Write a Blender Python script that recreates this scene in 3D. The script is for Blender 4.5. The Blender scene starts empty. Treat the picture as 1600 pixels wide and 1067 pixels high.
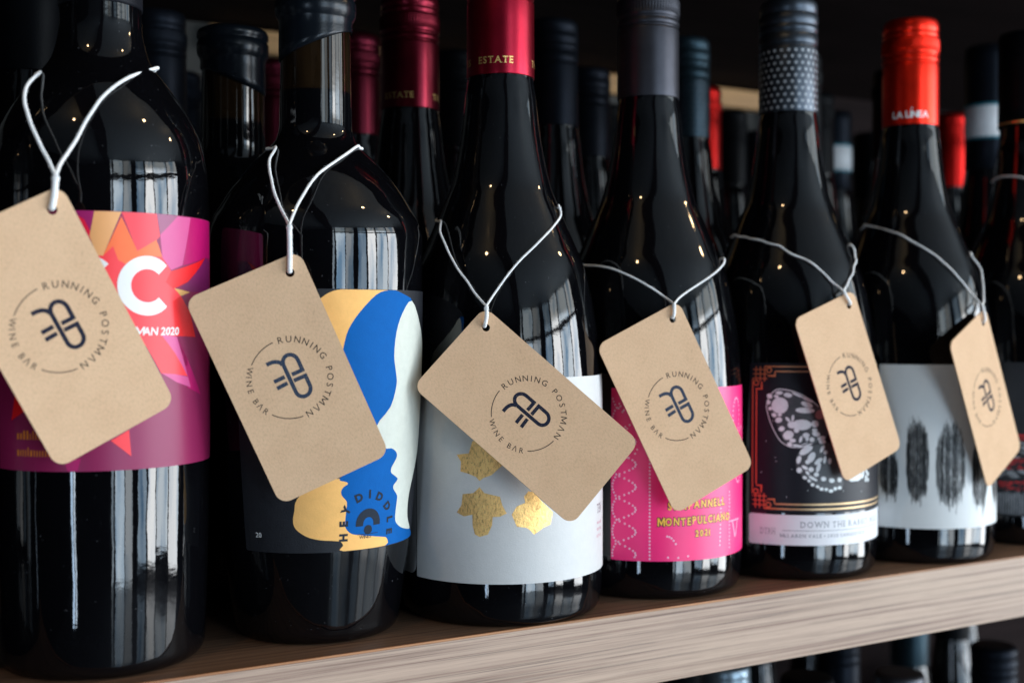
import bpy, bmesh, math, random, json
from mathutils import Vector, Matrix
random.seed(7)
sc = bpy.context.scene
COL = sc.collection
R = math.radians
PI = math.pi

# ------------------------------------------------------------------ camera
cam_data = bpy.data.cameras.new('camera')
cam = bpy.data.objects.new('camera', cam_data)
COL.objects.link(cam)
cam_data.sensor_width = 36.0
cam_data.lens = 41.75
cam_data.clip_start = 0.01
cam_data.clip_end = 100.0
_F = Vector((0.48984623, 0.87168941, -0.01443073))
_X = Vector((0.87178158, -0.48989471, 0.00020038))
_U = Vector((0.00689487, 0.0126786, 0.99989585))
cam.matrix_world = Matrix(((_X.x, _U.x, -_F.x, 0.0),
                           (_X.y, _U.y, -_F.y, -0.43036467),
                           (_X.z, _U.z, -_F.z, 0.12728676),
                           (0, 0, 0, 1)))
cam_data.dof.use_dof = True
cam_data.dof.focus_distance = 0.487
cam_data.dof.aperture_fstop = 6.8
cam_data.dof.aperture_blades = 9
sc.camera = cam

# ------------------------------------------------------------------ world, exposure
world = bpy.data.worlds.new('World')
sc.world = world
world.use_nodes = True
world.node_tree.nodes['Background'].inputs[0].default_value = (0.55, 0.62, 0.75, 1)
world.node_tree.nodes['Background'].inputs[1].default_value = 0.002
sc.view_settings.view_transform = 'Standard'
sc.view_settings.look = 'None'
sc.view_settings.exposure = 0.0
sc.view_settings.gamma = 1.0
sc.cycles.max_bounces = 8
sc.cycles.sample_clamp_indirect = 6.0
sc.cycles.use_denoising = True

# ------------------------------------------------------------------ lamps: the windows of the room and its ceiling spots
CTR = Vector((0.25, 0.0, 0.0))
def window_light(name, az0, az1, z0, z1, radiance, color, dist=5.0, dim_from=.66):
    a = R((az0 + az1) / 2)
    d = Vector((math.sin(a), -math.cos(a), 0))
    w = 2 * dist * math.tan(R(az1 - az0) / 2)
    h = z1 - z0
    l = bpy.data.lights.new(name, 'AREA')
    l.shape = 'RECTANGLE'; l.size = w; l.size_y = h
    l.energy = radiance * PI * w * h
    l.color = color
    l.use_nodes = True
    nt = l.node_tree; nt.nodes.clear()
    out = nt.nodes.new('ShaderNodeOutputLight'); em = nt.nodes.new('ShaderNodeEmission')
    geo = nt.nodes.new('ShaderNodeNewGeometry')
    mp = nt.nodes.new('ShaderNodeMapping'); mp.inputs['Scale'].default_value = (w * .55, h * 0.4, 1)
    mp.inputs['Location'].default_value = (az0, az1 * .3, 0)
    no = nt.nodes.new('ShaderNodeTexNoise'); no.inputs['Scale'].default_value = 2.2; no.inputs['Detail'].default_value = 2
    cr = nt.nodes.new('ShaderNodeValToRGB')
    cr.color_ramp.elements[0].position = .34; cr.color_ramp.elements[0].color = (.30, .44, .58, 1)
    cr.color_ramp.elements[1].position = .56; cr.color_ramp.elements[1].color = (1, 1, 1, 1)
    nt.links.new(geo.outputs['Parametric'], mp.inputs[0]); nt.links.new(mp.outputs[0], no.inputs['Vector'])
    nt.links.new(no.outputs['Fac'], cr.inputs[0])
    # upper part of the pane dimmed, added to weaken the high light
    sx = nt.nodes.new('ShaderNodeSeparateXYZ'); nt.links.new(geo.outputs['Parametric'], sx.inputs[0])
    bl = nt.nodes.new('ShaderNodeValToRGB'); bl.color_ramp.interpolation = 'EASE'
    bl.color_ramp.elements[0].position = dim_from; bl.color_ramp.elements[0].color = (1, 1, 1, 1)
    bl.color_ramp.elements[1].position = min(1, dim_from + .06); bl.color_ramp.elements[1].color = (.34, .33, .31, 1)
    nt.links.new(sx.outputs['Y'], bl.inputs[0])
    mu = nt.nodes.new('ShaderNodeMix'); mu.data_type = 'RGBA'; mu.blend_type = 'MULTIPLY'; mu.inputs['Factor'].default_value = 1
    nt.links.new(cr.outputs[0], mu.inputs['A']); nt.links.new(bl.outputs[0], mu.inputs['B']); nt.links.new(mu.outputs['Result'], em.inputs['Color'])
    nt.links.new(em.outputs[0], out.inputs[0])
    o = bpy.data.objects.new(name, l); COL.objects.link(o)
    p = CTR + d * dist; p.z = (z0 + z1) / 2
    o.location = p
    o.rotation_euler = (-d).to_track_quat('-Z', 'Y').to_euler()
    return o
K = 10.4
BL = (0.74, 0.88, 1.0)
window_light('window_pane_light', -4.2, -2.6, -1.3, 2.5, K * .5, BL)
window_light('window_pane_light', -0.8, 8.5, -1.5, 2.3, K * 1.15, BL)
window_light('window_pane_light', 9.3, 18, -1.5, 2.3, K * .55, (.86, .94, 1))
window_light('window_pane_light', 24, 33, -1.2, 2.4, K * .6, (.60, .80, 1))
window_light('window_pane_light', 35, 45, -1.2, 2.5, K * 1.6, (.97, .99, 1))
window_light('window_pane_light', 46.2, 61, -1.1, 2.5, K * 1.1, (.82, .92, 1))
window_light('window_pane_light', 62.2, 75, -1.2, 2.3, K * 1.3, (.94, .97, 1))
window_light('slit_window_light', -46.8, -44.9, -.55, .30, K * 1.5, (.55, .75, 1), dist=2.0)
window_light('slit_window_light', -44.1, -42.6, -.55, .30, K * 1.5, (.75, .87, 1), dist=2.0)
def spot(name, p, r, w, c=(1.0, .66, .34)):
    l = bpy.data.lights.new(name, 'POINT'); l.energy = w; l.color = c; l.shadow_soft_size = r
    o = bpy.data.objects.new(name, l); COL.objects.link(o); o.location = p
spot('ceiling_spot_light', (-.80, -.75, 1.52), .042, 8)
spot('ceiling_spot_light', (1.05, -.62, 1.50), .042, 8)
spot('ceiling_spot_light', (2.45, -.50, 1.50), .055, 12)

# ------------------------------------------------------------------ materials
def nodes(name):
    m = bpy.data.materials.new(name); m.use_nodes = True
    nt = m.node_tree
    return m, nt, nt.nodes['Principled BSDF']
def N(nt, t, **k):
    n = nt.nodes.new(t)
    for a, b in k.items(): setattr(n, a, b)
    return n
def noise(nt, scale, detail=3, rough=.5, vec=(1, 1, 1), dist=0.0):
    tc = N(nt, 'ShaderNodeTexCoord'); mp = N(nt, 'ShaderNodeMapping'); mp.inputs['Scale'].default_value = vec
    no = N(nt, 'ShaderNodeTexNoise'); no.inputs['Scale'].default_value = scale; no.inputs['Detail'].default_value = detail
    no.inputs['Roughness'].default_value = rough; no.inputs['Distortion'].default_value = dist
    nt.links.new(tc.outputs['Object'], mp.inputs[0]); nt.links.new(mp.outputs[0], no.inputs['Vector'])
    return no
def ramp(nt, src, stops):
    cr = N(nt, 'ShaderNodeValToRGB')
    while len(cr.color_ramp.elements) < len(stops): cr.color_ramp.elements.new(.5)
    for e, (p, c) in zip(cr.color_ramp.elements, stops):
        e.position = p; e.color = (c, c, c, 1) if isinstance(c, (int, float)) else (*c, 1)
    nt.links.new(src.outputs[0], cr.inputs[0])
    return cr
def bump(nt, b, src, strength, distance):
    bp = N(nt, 'ShaderNodeBump'); bp.inputs['Strength'].default_value = strength; bp.inputs['Distance'].default_value = distance
    nt.links.new(src.outputs[0], bp.inputs['Height']); nt.links.new(bp.outputs[0], b.inputs['Normal'])
    return bp

def glass_mat(name, col=(.0018, .0018, .0024), neck=None, rough=.03):
    m, nt, b = nodes(name)
    sp = noise(nt, 900, 2, .6)
    fac = ramp(nt, sp, [(.735, 0.0), (.76, 1.0)])
    mix = N(nt, 'ShaderNodeMix', data_type='RGBA')
    mix.inputs['A'].default_value = (*col, 1); mix.inputs['B'].default_value = (.09, .09, .095, 1)
    nt.links.new(fac.outputs[0], mix.inputs['Factor'])
    src = mix.outputs['Result']
    if neck:
        tc = N(nt, 'ShaderNodeTexCoord'); sx = N(nt, 'ShaderNodeSeparateXYZ'); nt.links.new(tc.outputs['Object'], sx.inputs[0])
        gt = N(nt, 'ShaderNodeMapRange'); gt.inputs['From Min'].default_value = neck[0]; gt.inputs['From Max'].default_value = neck[0] + .0008
        nt.links.new(sx.outputs['Z'], gt.inputs['Value'])
        n2 = noise(nt, 60, 3, .6, (3, 3, .5)); c2 = ramp(nt, n2, [(.3, tuple(x * .25 for x in neck[1])), (.75, neck[1])])
        mx = N(nt, 'ShaderNodeMix', data_type='RGBA')
        nt.links.new(gt.outputs[0], mx.inputs['Factor']); nt.links.new(src, mx.inputs['A']); nt.links.new(c2.outputs[0], mx.inputs['B'])
        src = mx.outputs['Result']
    nt.links.new(src, b.inputs['Base Color'])
    b.inputs['IOR'].default_value = 1.52
    dn = noise(nt, 35, 4, .65)
    rr = ramp(nt, dn, [(.35, rough * .5), (.75, rough * 2.2)]); nt.links.new(rr.outputs[0], b.inputs['Roughness'])
    bn = noise(nt, 38, 3, .55, (1, 1, .22)); bp = bump(nt, b, bn, .30, .0012)
    pn = noise(nt, 420, 2, .5); b2 = N(nt, 'ShaderNodeBump'); b2.inputs['Strength'].default_value = .035; b2.inputs['Distance'].default_value = .0003
    nt.links.new(pn.outputs[0], b2.inputs['Height']); nt.links.new(bp.outputs[0], b2.inputs['Normal']); nt.links.new(b2.outputs[0], b.inputs['Normal'])
    return m
M = {}
M['glass'] = glass_mat('dark_bottle_glass')
M['glass_amber'] = glass_mat('amber_neck_bottle_glass', neck=(.2235, (.020, .011, .005)))

def paper(name, col, rough=.55, spec=.4, var=.06, b_=.12, coat=0.0):
    m, nt, b = nodes(name)
    n = noise(nt, 260, 5, .7)
    cr = ramp(nt, n, [(.3, tuple(c * (1 - var) for c in col)), (.7, tuple(min(1, c * (1 + var)) for c in col))])
    nt.links.new(cr.outputs[0], b.inputs['Base Color'])
    b.inputs['Roughness'].default_value = rough; b.inputs['Specular IOR Level'].default_value = spec
    b.inputs['Coat Weight'].default_value = coat; b.inputs['Coat Roughness'].default_value = .3
    n2 = noise(nt, 1500, 3, .6); bump(nt, b, n2, b_, .0003)
    return m
# label papers and inks
for k, c in dict(plum=(.26, .012, .075), magenta=(.36, .012, .13), crimson=(.80, .01, .05), peach=(.84, .40, .15), salmon=(.88, .055, .075),
                 orange=(.98, .16, .035), coral=(.97, .045, .055), mauve=(.34, .09, .18), pink=(.64, .085, .26), hotpink=(.48, .003, .12),
                 scarlet=(.85, .008, .012), violet=(.20, .012, .10), gold=(.78, .42, .12), label_white=(.80, .80, .78)).items():
    M[k] = paper('print_' + k, c, .40, .35, .02, .03)
M['amber_text'] = paper('print_amber', (.75, .22, .02), .4)
for k, c in dict(cream=(.62, .63, .55), blue=(.000, .100, .36), apricot=(.93, .50, .16), charcoal=(.028, .030, .036), slate=(.020, .028, .042)).items():
    M[k] = paper('matt_' + k, c, .75, .15, .05, .25)
M['charcoal_paper'] = paper('black_label_paper', (.012, .013, .017), .55, .3, .2, .4)
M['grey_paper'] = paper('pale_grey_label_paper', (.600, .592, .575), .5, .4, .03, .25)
M['grey_paper_shade'] = paper('shaded_pale_grey_label_paper', (.40, .40, .41), .5, .4, .03, .25)  # the front label's paper again, darkened to paint in the shade there
M['neon_pink'] = paper('neon_pink_label_paper', (1.0, .020, .19), .40, .5, .02, .06)
M['pink_dot'] = paper('print_pale_pink', (.98, .50, .66), .45, .4, .02, .05)
M['yellow'] = paper('print_yellow', (1.0, .54, .065), .45, .4, .03, .05)
M['outline'] = paper('print_outline_brown', (.12, .03, .03), .5, .4, .1, .05)
M['midnight'] = paper('midnight_label_paper', (.006, .005, .009), .42, .25, .2, .1)
M['wing_white'] = paper('print_wing_white', (.74, .78, .78), .45, .4, .12, .05)
M['wing_grey'] = paper('print_wing_grey', (.055, .058, .062), .45, .4, .3, .05)
M['wing_rose'] = paper('print_wing_rose', (.36, .16, .16), .45, .4, .1, .05)
M['strip_white'] = paper('white_strip_paper', (.78, .77, .79), .5, .4, .02, .1)
M['text_grey'] = paper('print_text_grey', (.17, .17, .20), .5, .4, .1, .05)
M['white_paper'] = paper('white_label_paper', (.68, .69, .68), .5, .4, .02, .1)
M['text_purple'] = paper('print_text_purple', (.10, .035, .07), .5, .4, .1, .05)
M['text_pink'] = paper('print_text_pink', (.55, .22, .28), .5, .4, .1, .05)
M['brush_black'] = paper('print_brush_black', (.005, .0055, .006), .55, .4, .5, .05)
M['brush_mid'] = paper('print_brush_grey', (.05, .055, .06), .55, .4, .4, .05)
M['brush_red'] = paper('print_brush_red', (.65, .012, .015), .5, .4, .4, .1)
M['brush_silver'] = paper('print_brush_silver', (.30, .31, .33), .5, .4, .4, .1)

def border_mat():
    m, nt, b = nodes('foil_border_pink_glow')
    tc = N(nt, 'ShaderNodeTexCoord'); sx = N(nt, 'ShaderNodeSeparateXYZ'); nt.links.new(tc.outputs['Object'], sx.inputs[0])
    mr = N(nt, 'ShaderNodeMapRange'); mr.inputs['From Min'].default_value = -.045; mr.inputs['From Max'].default_value = -.024
    nt.links.new(sx.outputs['X'], mr.inputs['Value'])
    cr = ramp(nt, mr, [(.0, (.62, .10, .045)), (.45, (.62, .18, .07)), (1, (.62, .42, .22))])  # red at the left is the pink label's reflection, painted into the foil
    nt.links.new(cr.outputs[0], b.inputs['Base Color'])
    b.inputs['Metallic'].default_value = .55; b.inputs['Roughness'].default_value = .42
    return m
M['foil_border'] = border_mat()
def foil(name, col, rough, fleck=0.0):
    m, nt, b = nodes(name)
    n = noise(nt, 1100, 4, .75, (1, 1, .5))
    cr = ramp(nt, n, [(.30, tuple(c * .38 for c in col)), (.50, col), (.8, tuple(min(1, c * 1.25) for c in col))])
    nt.links.new(cr.outputs[0], b.inputs['Base Color'])
    b.inputs['Metallic'].default_value = .9; b.inputs['Roughness'].default_value = rough
    n2 = noise(nt, 900, 4, .7); bump(nt, b, n2, .5, .0004)
    return m
M['gold_foil'] = foil('gold_leaf_foil', (1.0, .60, .22), .44)
M['gold_print'] = foil('gold_cap_print', (.95, .62, .22), .38)

def cap(name, col, metal=.5, rough=.38, coat=.3, bs=.08, spec=.5):
    m, nt, b = nodes(name)
    b.inputs['Specular IOR Level'].default_value = spec
    n = noise(nt, 120, 4, .6)
    cr = ramp(nt, n, [(.3, tuple(c * .85 for c in col)), (.7, tuple(min(1, c * 1.1) for c in col))])
    nt.links.new(cr.outputs[0], b.inputs['Base Color'])
    b.inputs['Metallic'].default_value = metal; b.inputs['Roughness'].default_value = rough
    b.inputs['Coat Weight'].default_value = coat; b.inputs['Coat Roughness'].default_value = .25
    n2 = noise(nt, 1100, 2, .6); bump(nt, b, n2, bs, .0003)
    return m
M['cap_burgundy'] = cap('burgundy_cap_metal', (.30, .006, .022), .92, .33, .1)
M['cap_burgundy_row2'] = cap('deep_burgundy_cap_metal', (.16, .006, .018), .9, .30, .1)  # darker copy of the front row's burgundy
M['cap_burgundy_back'] = cap('shaded_burgundy_cap_metal', (.060, .003, .010), .9, .33, 0)  # burgundy with the shade of the back rows put into its colour
M['cap_red_back'] = cap('shaded_scarlet_cap_metal', (.38, .006, .004), .9, .33, 0)  # red darkened likewise to paint in the shade deep in the rack
M['cap_charcoal'] = cap('charcoal_cap_metal', (.046, .046, .054), .85, .42, 0, .08, .2)
M['cap_slate'] = cap('slate_cap_metal', (.058, .067, .080), .9, .36, .0, .08, .2)
M['cap_red'] = cap('bright_red_cap_metal', (.98, .022, .006), .90, .34, .1)
M['cap_navy'] = cap('navy_cap_metal', (.0085, .0105, .015), .6, .42, 0, .08, .06)
M['cap_teal'] = cap('teal_cap_metal', (.020, .037, .048), .75, .40, 0, .08, .15)
M['cap_silver'] = cap('silver_cap_metal', (.26, .33, .38), .8, .36, 0)
M['cap_pewter'] = cap('pewter_cap_metal', (.06, .06, .068), .8, .40, 0)
M['cap_black'] = cap('black_capsule_foil', (.0025, .003, .004), .1, .45, 0, .2, .06)
M['cap_grey_foil'] = cap('grey_capsule_foil', (.010, .0105, .014), .2, .5, 0, .1, .12)
M['wax'] = cap('blue_black_capsule', (.004, .006, .009), .1, .24, .0, .14, .28)
M['cap_dot'] = paper('cap_dot_print', (.50, .53, .56), .4)
M['cap_white'] = paper('cap_white_print', (.80, .80, .80), .4)
M['cap_teal_ring'] = cap('teal_band_print', (.02, .20, .26), .2, .4)

def kraft():
    m, nt, b = nodes('brown_kraft_card')
    n1 = noise(nt, 55, 4, .6); c1 = ramp(nt, n1, [(.3, (.630, .405, .245)), (.7, (.69, .455, .280))])
    n2 = noise(nt, 1700, 4, .8, (1, .5, 1)); c2 = ramp(nt, n2, [(.25, .74), (.5, 1.0), (.8, 1.12)])
    mx = N(nt, 'ShaderNodeMix', data_type='RGBA', blend_type='MULTIPLY'); mx.inputs['Factor'].default_value = 1
    nt.links.new(c1.outputs[0], mx.inputs['A']); nt.links.new(c2.outputs[0], mx.inputs['B'])
    n3 = noise(nt, 420, 2, .5, (1, .3, 1), 1.5); c3 = ramp(nt, n3, [(.71, 0.0), (.77, .22)])
    m2 = N(nt, 'ShaderNodeMix', data_type='RGBA'); m2.inputs['B'].default_value = (.22, .13, .075, 1)
    nt.links.new(c3.outputs[0], m2.inputs['Factor']); nt.links.new(mx.outputs['Result'], m2.inputs['A'])
    nt.links.new(m2.outputs['Result'], b.inputs['Base Color'])
    b.inputs['Roughness'].default_value = .85; b.inputs['Specular IOR Level'].default_value = .2
    bump(nt, b, n2, .25, .0002)
    return m
M['kraft'] = kraft()
def ink(name, col, thr=.3):
    m, nt, b = nodes(name)
    n = noise(nt, 1500, 3, .8); c = ramp(nt, n, [(thr, 0.0), (thr + .12, 1.0)])
    mx = N(nt, 'ShaderNodeMix', data_type='RGBA'); mx.inputs['A'].default_value = (.22, .16, .11, 1); mx.inputs['B'].default_value = (*col, 1)
    nt.links.new(c.outputs[0], mx.inputs['Factor']); nt.links.new(mx.outputs['Result'], b.inputs['Base Color'])
    b.inputs['Roughness'].default_value = .8; b.inputs['Specular IOR Level'].default_value = .2
    return m
M['ink_navy'] = ink('stamped_navy_ink', (.008, .011, .028))
M['ink_slate'] = ink('stamped_faded_blue_ink', (.026, .042, .075), .32)
M['ink_brown'] = ink('stamped_brown_ink', (.030, .022, .018), .28)
def cotton():
    m, nt, b = nodes('white_cotton_string')
    n = noise(nt, 900, 3, .6); c = ramp(nt, n, [(.3, (.90, .90, .89)), (.7, (1.0, 1.0, .99))])
    nt.links.new(c.outputs[0], b.inputs['Base Color']); b.inputs['Roughness'].default_value = 1
    b.inputs['Specular IOR Level'].default_value = .05
    b.inputs['Subsurface Weight'].default_value = .35; b.inputs['Subsurface Radius'].default_value = (.001, .001, .001); b.inputs['Subsurface Scale'].default_value = 1.0
    bump(nt, b, n, .6, .0004)
    return m
M['cotton'] = cotton()
def wood(name, light, dark, rough, spec, seed=0.0, contrast=1.0):
    m, nt, b = nodes(name)
    tc = N(nt, 'ShaderNodeTexCoord'); mp = N(nt, 'ShaderNodeMapping')
    mp.inputs['Location'].default_value = (seed, seed * .7, seed * .3); mp.inputs['Scale'].default_value = (1, 14, 14)
    nt.links.new(tc.outputs['Object'], mp.inputs[0])
    def ns(scale, det, vec, dist=0.0, r=.6):
        m2 = N(nt, 'ShaderNodeMapping'); m2.inputs['Scale'].default_value = vec
        n = N(nt, 'ShaderNodeTexNoise'); n.inputs['Scale'].default_value = scale; n.inputs['Detail'].default_value = det
        n.inputs['Roughness'].default_value = r; n.inputs['Distortion'].default_value = dist
        nt.links.new(mp.outputs[0], m2.inputs[0]); nt.links.new(m2.outputs[0], n.inputs['Vector']); return n
    a = ns(32, 5, (.11, 1, 1), .15)     # broad grain streaks
    f = ns(170, 3, (.22, 1, 1), .1)     # fine pores
    h = ns(60, 4, (.10, 1, 1), .15)     # hairlines
    g = ns(3, 3, (1, .3, .3))         # slow colour drift
    ca = ramp(nt, a, [(.36, dark), (.46, tuple(x * .72 + y * .28 for x, y in zip(light, dark))), (.54, light), (.80, tuple(min(1, x * 1.12) for x in light))])
    ch = ramp(nt, h, [(.36, .60), (.45, 1.0), (.75, 1.05)])
    cf = ramp(nt, f, [(.34, .70), (.44, 1.0), (.75, 1.05)])
    m0 = N(nt, 'ShaderNodeMix', data_type='RGBA', blend_type='MULTIPLY'); m0.inputs['Factor'].default_value = .9
    nt.links.new(ca.outputs[0], m0.inputs['A']); nt.links.new(ch.outputs[0], m0.inputs['B'])
    mx = N(nt, 'ShaderNodeMix', data_type='RGBA', blend_type='MULTIPLY'); mx.inputs['Factor'].default_value = .8
    nt.links.new(m0.outputs['Result'], mx.inputs['A']); nt.links.new(cf.outputs[0], mx.inputs['B'])
    cg = ramp(nt, g, [(.3, (.90, .87, .86)), (.7, (1.05, 1.04, 1.0))])
    m3 = N(nt, 'ShaderNodeMix', data_type='RGBA', blend_type='MULTIPLY'); m3.inputs['Factor'].default_value = 1
    nt.links.new(mx.outputs['Result'], m3.inputs['A']); nt.links.new(cg.outputs[0], m3.inputs['B'])
    nt.links.new(m3.outputs['Result'], b.inputs['Base Color'])
    b.inputs['Roughness'].default_value = rough; b.inputs['Specular IOR Level'].default_value = spec
    bump(nt, b, f, .25, .0004)
    return m
M['wood_front'] = wood('walnut_laminate_front', (.45, .325, .248), (.25, .160, .120), .5, .3)
M['wood_top'] = wood('shaded_walnut_laminate_top', (.21, .125, .080), (.11, .058, .035), .45, .4, 2.3)  # same laminate as the front, shade among the bottles put into the colour
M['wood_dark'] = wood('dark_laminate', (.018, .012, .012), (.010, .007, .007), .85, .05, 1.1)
M['wood_edge'] = wood('edge_glue_line', (.44, .20, .08), (.28, .11, .04), .5, .4, .7)
M['wood_tan'] = wood('tan_trim', (.62, .34, .13), (.5, .25, .09), .5, .4, 3.7)
def plain(name, col, rough, var=.1, scale=8):
    m, nt, b = nodes(name)
    n = noise(nt, scale, 5, .6); c = ramp(nt, n, [(.3, tuple(x * (1 - var) for x in col)), (.7, tuple(x * (1 + var) for x in col))])
    nt.links.new(c.outputs[0], b.inputs['Base Color']); b.inputs['Roughness'].default_value = rough
    bump(nt, b, n, .2, .002)
    return m
M['wall'] = plain('grey_painted_wall', (.060, .055, .046), .7, .6, 9)
M['ceiling'] = plain('pale_ceiling', (.24, .265, .28), .9)
M['floor'] = plain('polished_concrete_floor', (.07, .07, .075), .2)

# ------------------------------------------------------------------ object helpers
def mesh_obj(name, verts, faces, mats, parent=None, smooth=True, midx=None):
    me = bpy.data.meshes.new(name); me.from_pydata(verts, [], faces)
    for m in (mats if isinstance(mats, (list, tuple)) else [mats]): me.materials.append(m)
    if midx: me.polygons.foreach_set('material_index', midx)
    if smooth: me.polygons.foreach_set('use_smooth', [True] * len(me.polygons))
    me.update()
    o = bpy.data.objects.new(name, me); COL.objects.link(o)
    if parent: o.parent = parent
    return o
def empty(name, loc, label, cat, group=None, mat=None):
    o = bpy.data.objects.new(name, None); COL.objects.link(o)
    o.empty_display_size = .02
    if mat is None: o.location = loc
    else: o.matrix_world = mat
    o['label'] = label; o['category'] = cat
    if group: o['group'] = group
    return o
def tag(o, label=None, cat=None, group=None, kind=None):
    for k, v in (('label', label), ('category', cat), ('group', group), ('kind', kind)):
        if v: o[k] = v
    return o
def pchip(P, n):
    """monotone dense resample of (z, r) pairs along z"""
    xs = [p[0] for p in P]; ys = [p[1] for p in P]; k = len(P)
    h = [xs[i + 1] - xs[i] for i in range(k - 1)]; d = [(ys[i + 1] - ys[i]) / h[i] for i in range(k - 1)]
    m = [d[0]] + [0] * (k - 2) + [d[-1]]
    for i in range(1, k - 1):
        if d[i - 1] * d[i] > 0:
            w1, w2 = 2 * h[i] + h[i - 1], h[i] + 2 * h[i - 1]
            m[i] = (w1 + w2) / (w1 / d[i - 1] + w2 / d[i])
    def f(x):
        x = min(max(x, xs[0]), xs[-1])
        i = 0
        while i < k - 2 and x > xs[i + 1]: i += 1
        t = (x - xs[i]) / h[i]
        return ((2 * t ** 3 - 3 * t * t + 1) * ys[i] + (t ** 3 - 2 * t * t + t) * h[i] * m[i]
                + (-2 * t ** 3 + 3 * t * t) * ys[i + 1] + (t ** 3 - t * t) * h[i] * m[i + 1])
    return f
BUR = [(5, 45.4), (10, 46), (20, 46.2), (60, 46.2), (95, 46.0), (114, 44.9), (130, 43.0), (140, 41.2), (148, 39.4), (156, 36.9), (164, 33.4), (170, 30.9), (177, 28), (182, 25.8), (188, 23.3), (195, 21.4), (203, 19.7), (211, 18.3), (220, 17.1), (230, 16.0), (238, 14.9), (290, 13.2)]
BDX = [(6, 38), (20, 38.6), (60, 39.6), (100, 40), (170, 40), (184, 39.6), (191, 38.6), (198, 36.9), (206, 33.3), (214, 28.3), (220, 23.8), (224, 20.6), (228, 18.0), (234, 16.2), (240, 15.2), (290, 14.2)]
TAP = [(6, 34.8), (22, 37.2), (36, 39.2), (60, 41.3), (80, 42.8), (102, 43.9), (124, 44.5), (150, 44.8), (163, 44.6), (170, 43.2), (178, 38.9), (184, 35.0), (190, 30.2), (194, 26.6), (199, 21.4), (202, 18.4), (205, 16.3), (210, 15.2), (224, 14.9), (262, 14.3)]
PROF = {'bur': pchip(BUR, 0), 'bdx': pchip(BDX, 0), 'tap': pchip(TAP, 0)}
TOPZ = {'bur': 290, 'bdx': 290, 'tap': 262}
def lathe(name, prof, mat, parent, seg=128, mod=None, smooth=True, skew=None):
    """prof: list of (r, z) in mm from bottom to top (closed with caps when r is ~0)"""
    vs, fs = [], []
    n = len(prof)
    for j, (r, z) in enumerate(prof):
        for i in range(seg):
            a = 2 * PI * i / seg
            rr = r + (mod(j, i, z) if mod else 0)
            zz = z + (skew(j, a) if skew else 0)
            vs.append((rr * math.sin(a) / 1000, -rr * math.cos(a) / 1000, zz / 1000))
    for j in range(n - 1):
        for i in range(seg):
            k = (i + 1) % seg
            fs.append((j * seg + i, j * seg + k, (j + 1) * seg + k, (j + 1) * seg + i))
    return mesh_obj(name, vs, fs, mat, parent, smooth)
GLASSMESH = {}
def glass_body(kind, parent, mat, seg=160):
    key = (kind, mat.name, seg)
    if key not in GLASSMESH:
        f = PROF[kind]; z0 = {'bur': 5, 'bdx': 6, 'tap': 6}[kind]; r0 = f(z0)
        pr = [(.01, 6.0), (r0 * .45, 5.0), (r0 * .75, 1.8), (r0 - 6.5, .35), (r0 - 4.5, .0)]
        for k in range(1, 8):
            a = k / 8 * PI / 2
            pr.append((r0 - 4.5 + 4.5 * math.sin(a), z0 * (1 - math.cos(a))))
        z = z0
        while z < TOPZ[kind]:
            pr.append((f(z), z)); z += 2.0
        pr.append((f(TOPZ[kind]), TOPZ[kind])); pr.append((.01, TOPZ[kind]))
        o = lathe('glass_body', pr, mat, parent, seg)
        GLASSMESH[key] = o.data
        return o
    o = bpy.data.objects.new('glass_body', GLASSMESH[key]); COL.objects.link(o); o.parent = parent
    return o
CAPMESH = {}
def screw_cap(parent, mat, z0=238.0, L=59.5, seg=192, plain_top=False):
    key = (mat.name, z0, L, plain_top)
    if key in CAPMESH:
        o = bpy.data.objects.new('screw_cap', CAPMESH[key]); COL.objects.link(o); o.parent = parent; return o
    s = L / 59.5
    P = [(14.75, 0), (15.25, .05), (15.3, .5), (15.25, 12), (15.2, 24), (15.15, 33.2), (15.05, 33.9), (14.45, 34.3), (14.4, 34.9), (15.0, 35.3),
         (15.25, 36.0), (15.3, 37.2), (15.05, 37.9), (14.6, 38.3), (14.7, 38.9), (15.15, 39.4), (15.35, 40.2), (15.4, 41.0), (15.35, 41.2), (15.38, 44.0), (15.4, 47.6),
         (15.3, 48.0), (14.8, 48.6), (14.75, 49.2), (15.05, 49.8), (15.05, 51.0), (14.75, 51.7), (14.8, 52.3), (15.1, 52.9), (15.1, 54.5), (14.95, 56.2),
         (14.6, 57.8), (13.9, 58.9), (12.9, 59.4), (11.5, 59.5), (.01, 59.5)]
    if plain_top:
        P = [(14.75, 0), (15.25, .05), (15.3, .5), (15.2, 33.2), (15.05, 33.9), (14.4, 34.4), (14.4, 34.9), (15.0, 35.3), (15.25, 36.2), (15.25, 40.5), (14.7, 41), (14.7, 41.6), (15.2, 42), (15.2, 45), (14.9, 45.4),
             (14.9, 46), (15.2, 46.5), (15.2, 51), (14.7, 51.5), (14.7, 52), (15.1, 52.5), (15.0, 56.5), (14.5, 58.2), (13.3, 59.3), (11.5, 59.5), (.01, 59.5)]
    P = [(r, z0 + z * s) for r, z in P]
    def mod(j, i, z):
        zz = (z - z0) / s
        if not plain_top and 41.1 < zz < 47.7: return .22 if i % 3 == 0 else -.16
        if plain_top and 46.4 < zz < 51.2: return .1 if i % 3 == 0 else -.08
        return 0
    o = lathe('screw_cap', P, mat, parent, seg, mod)
    CAPMESH[key] = o.data
    return o

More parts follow.
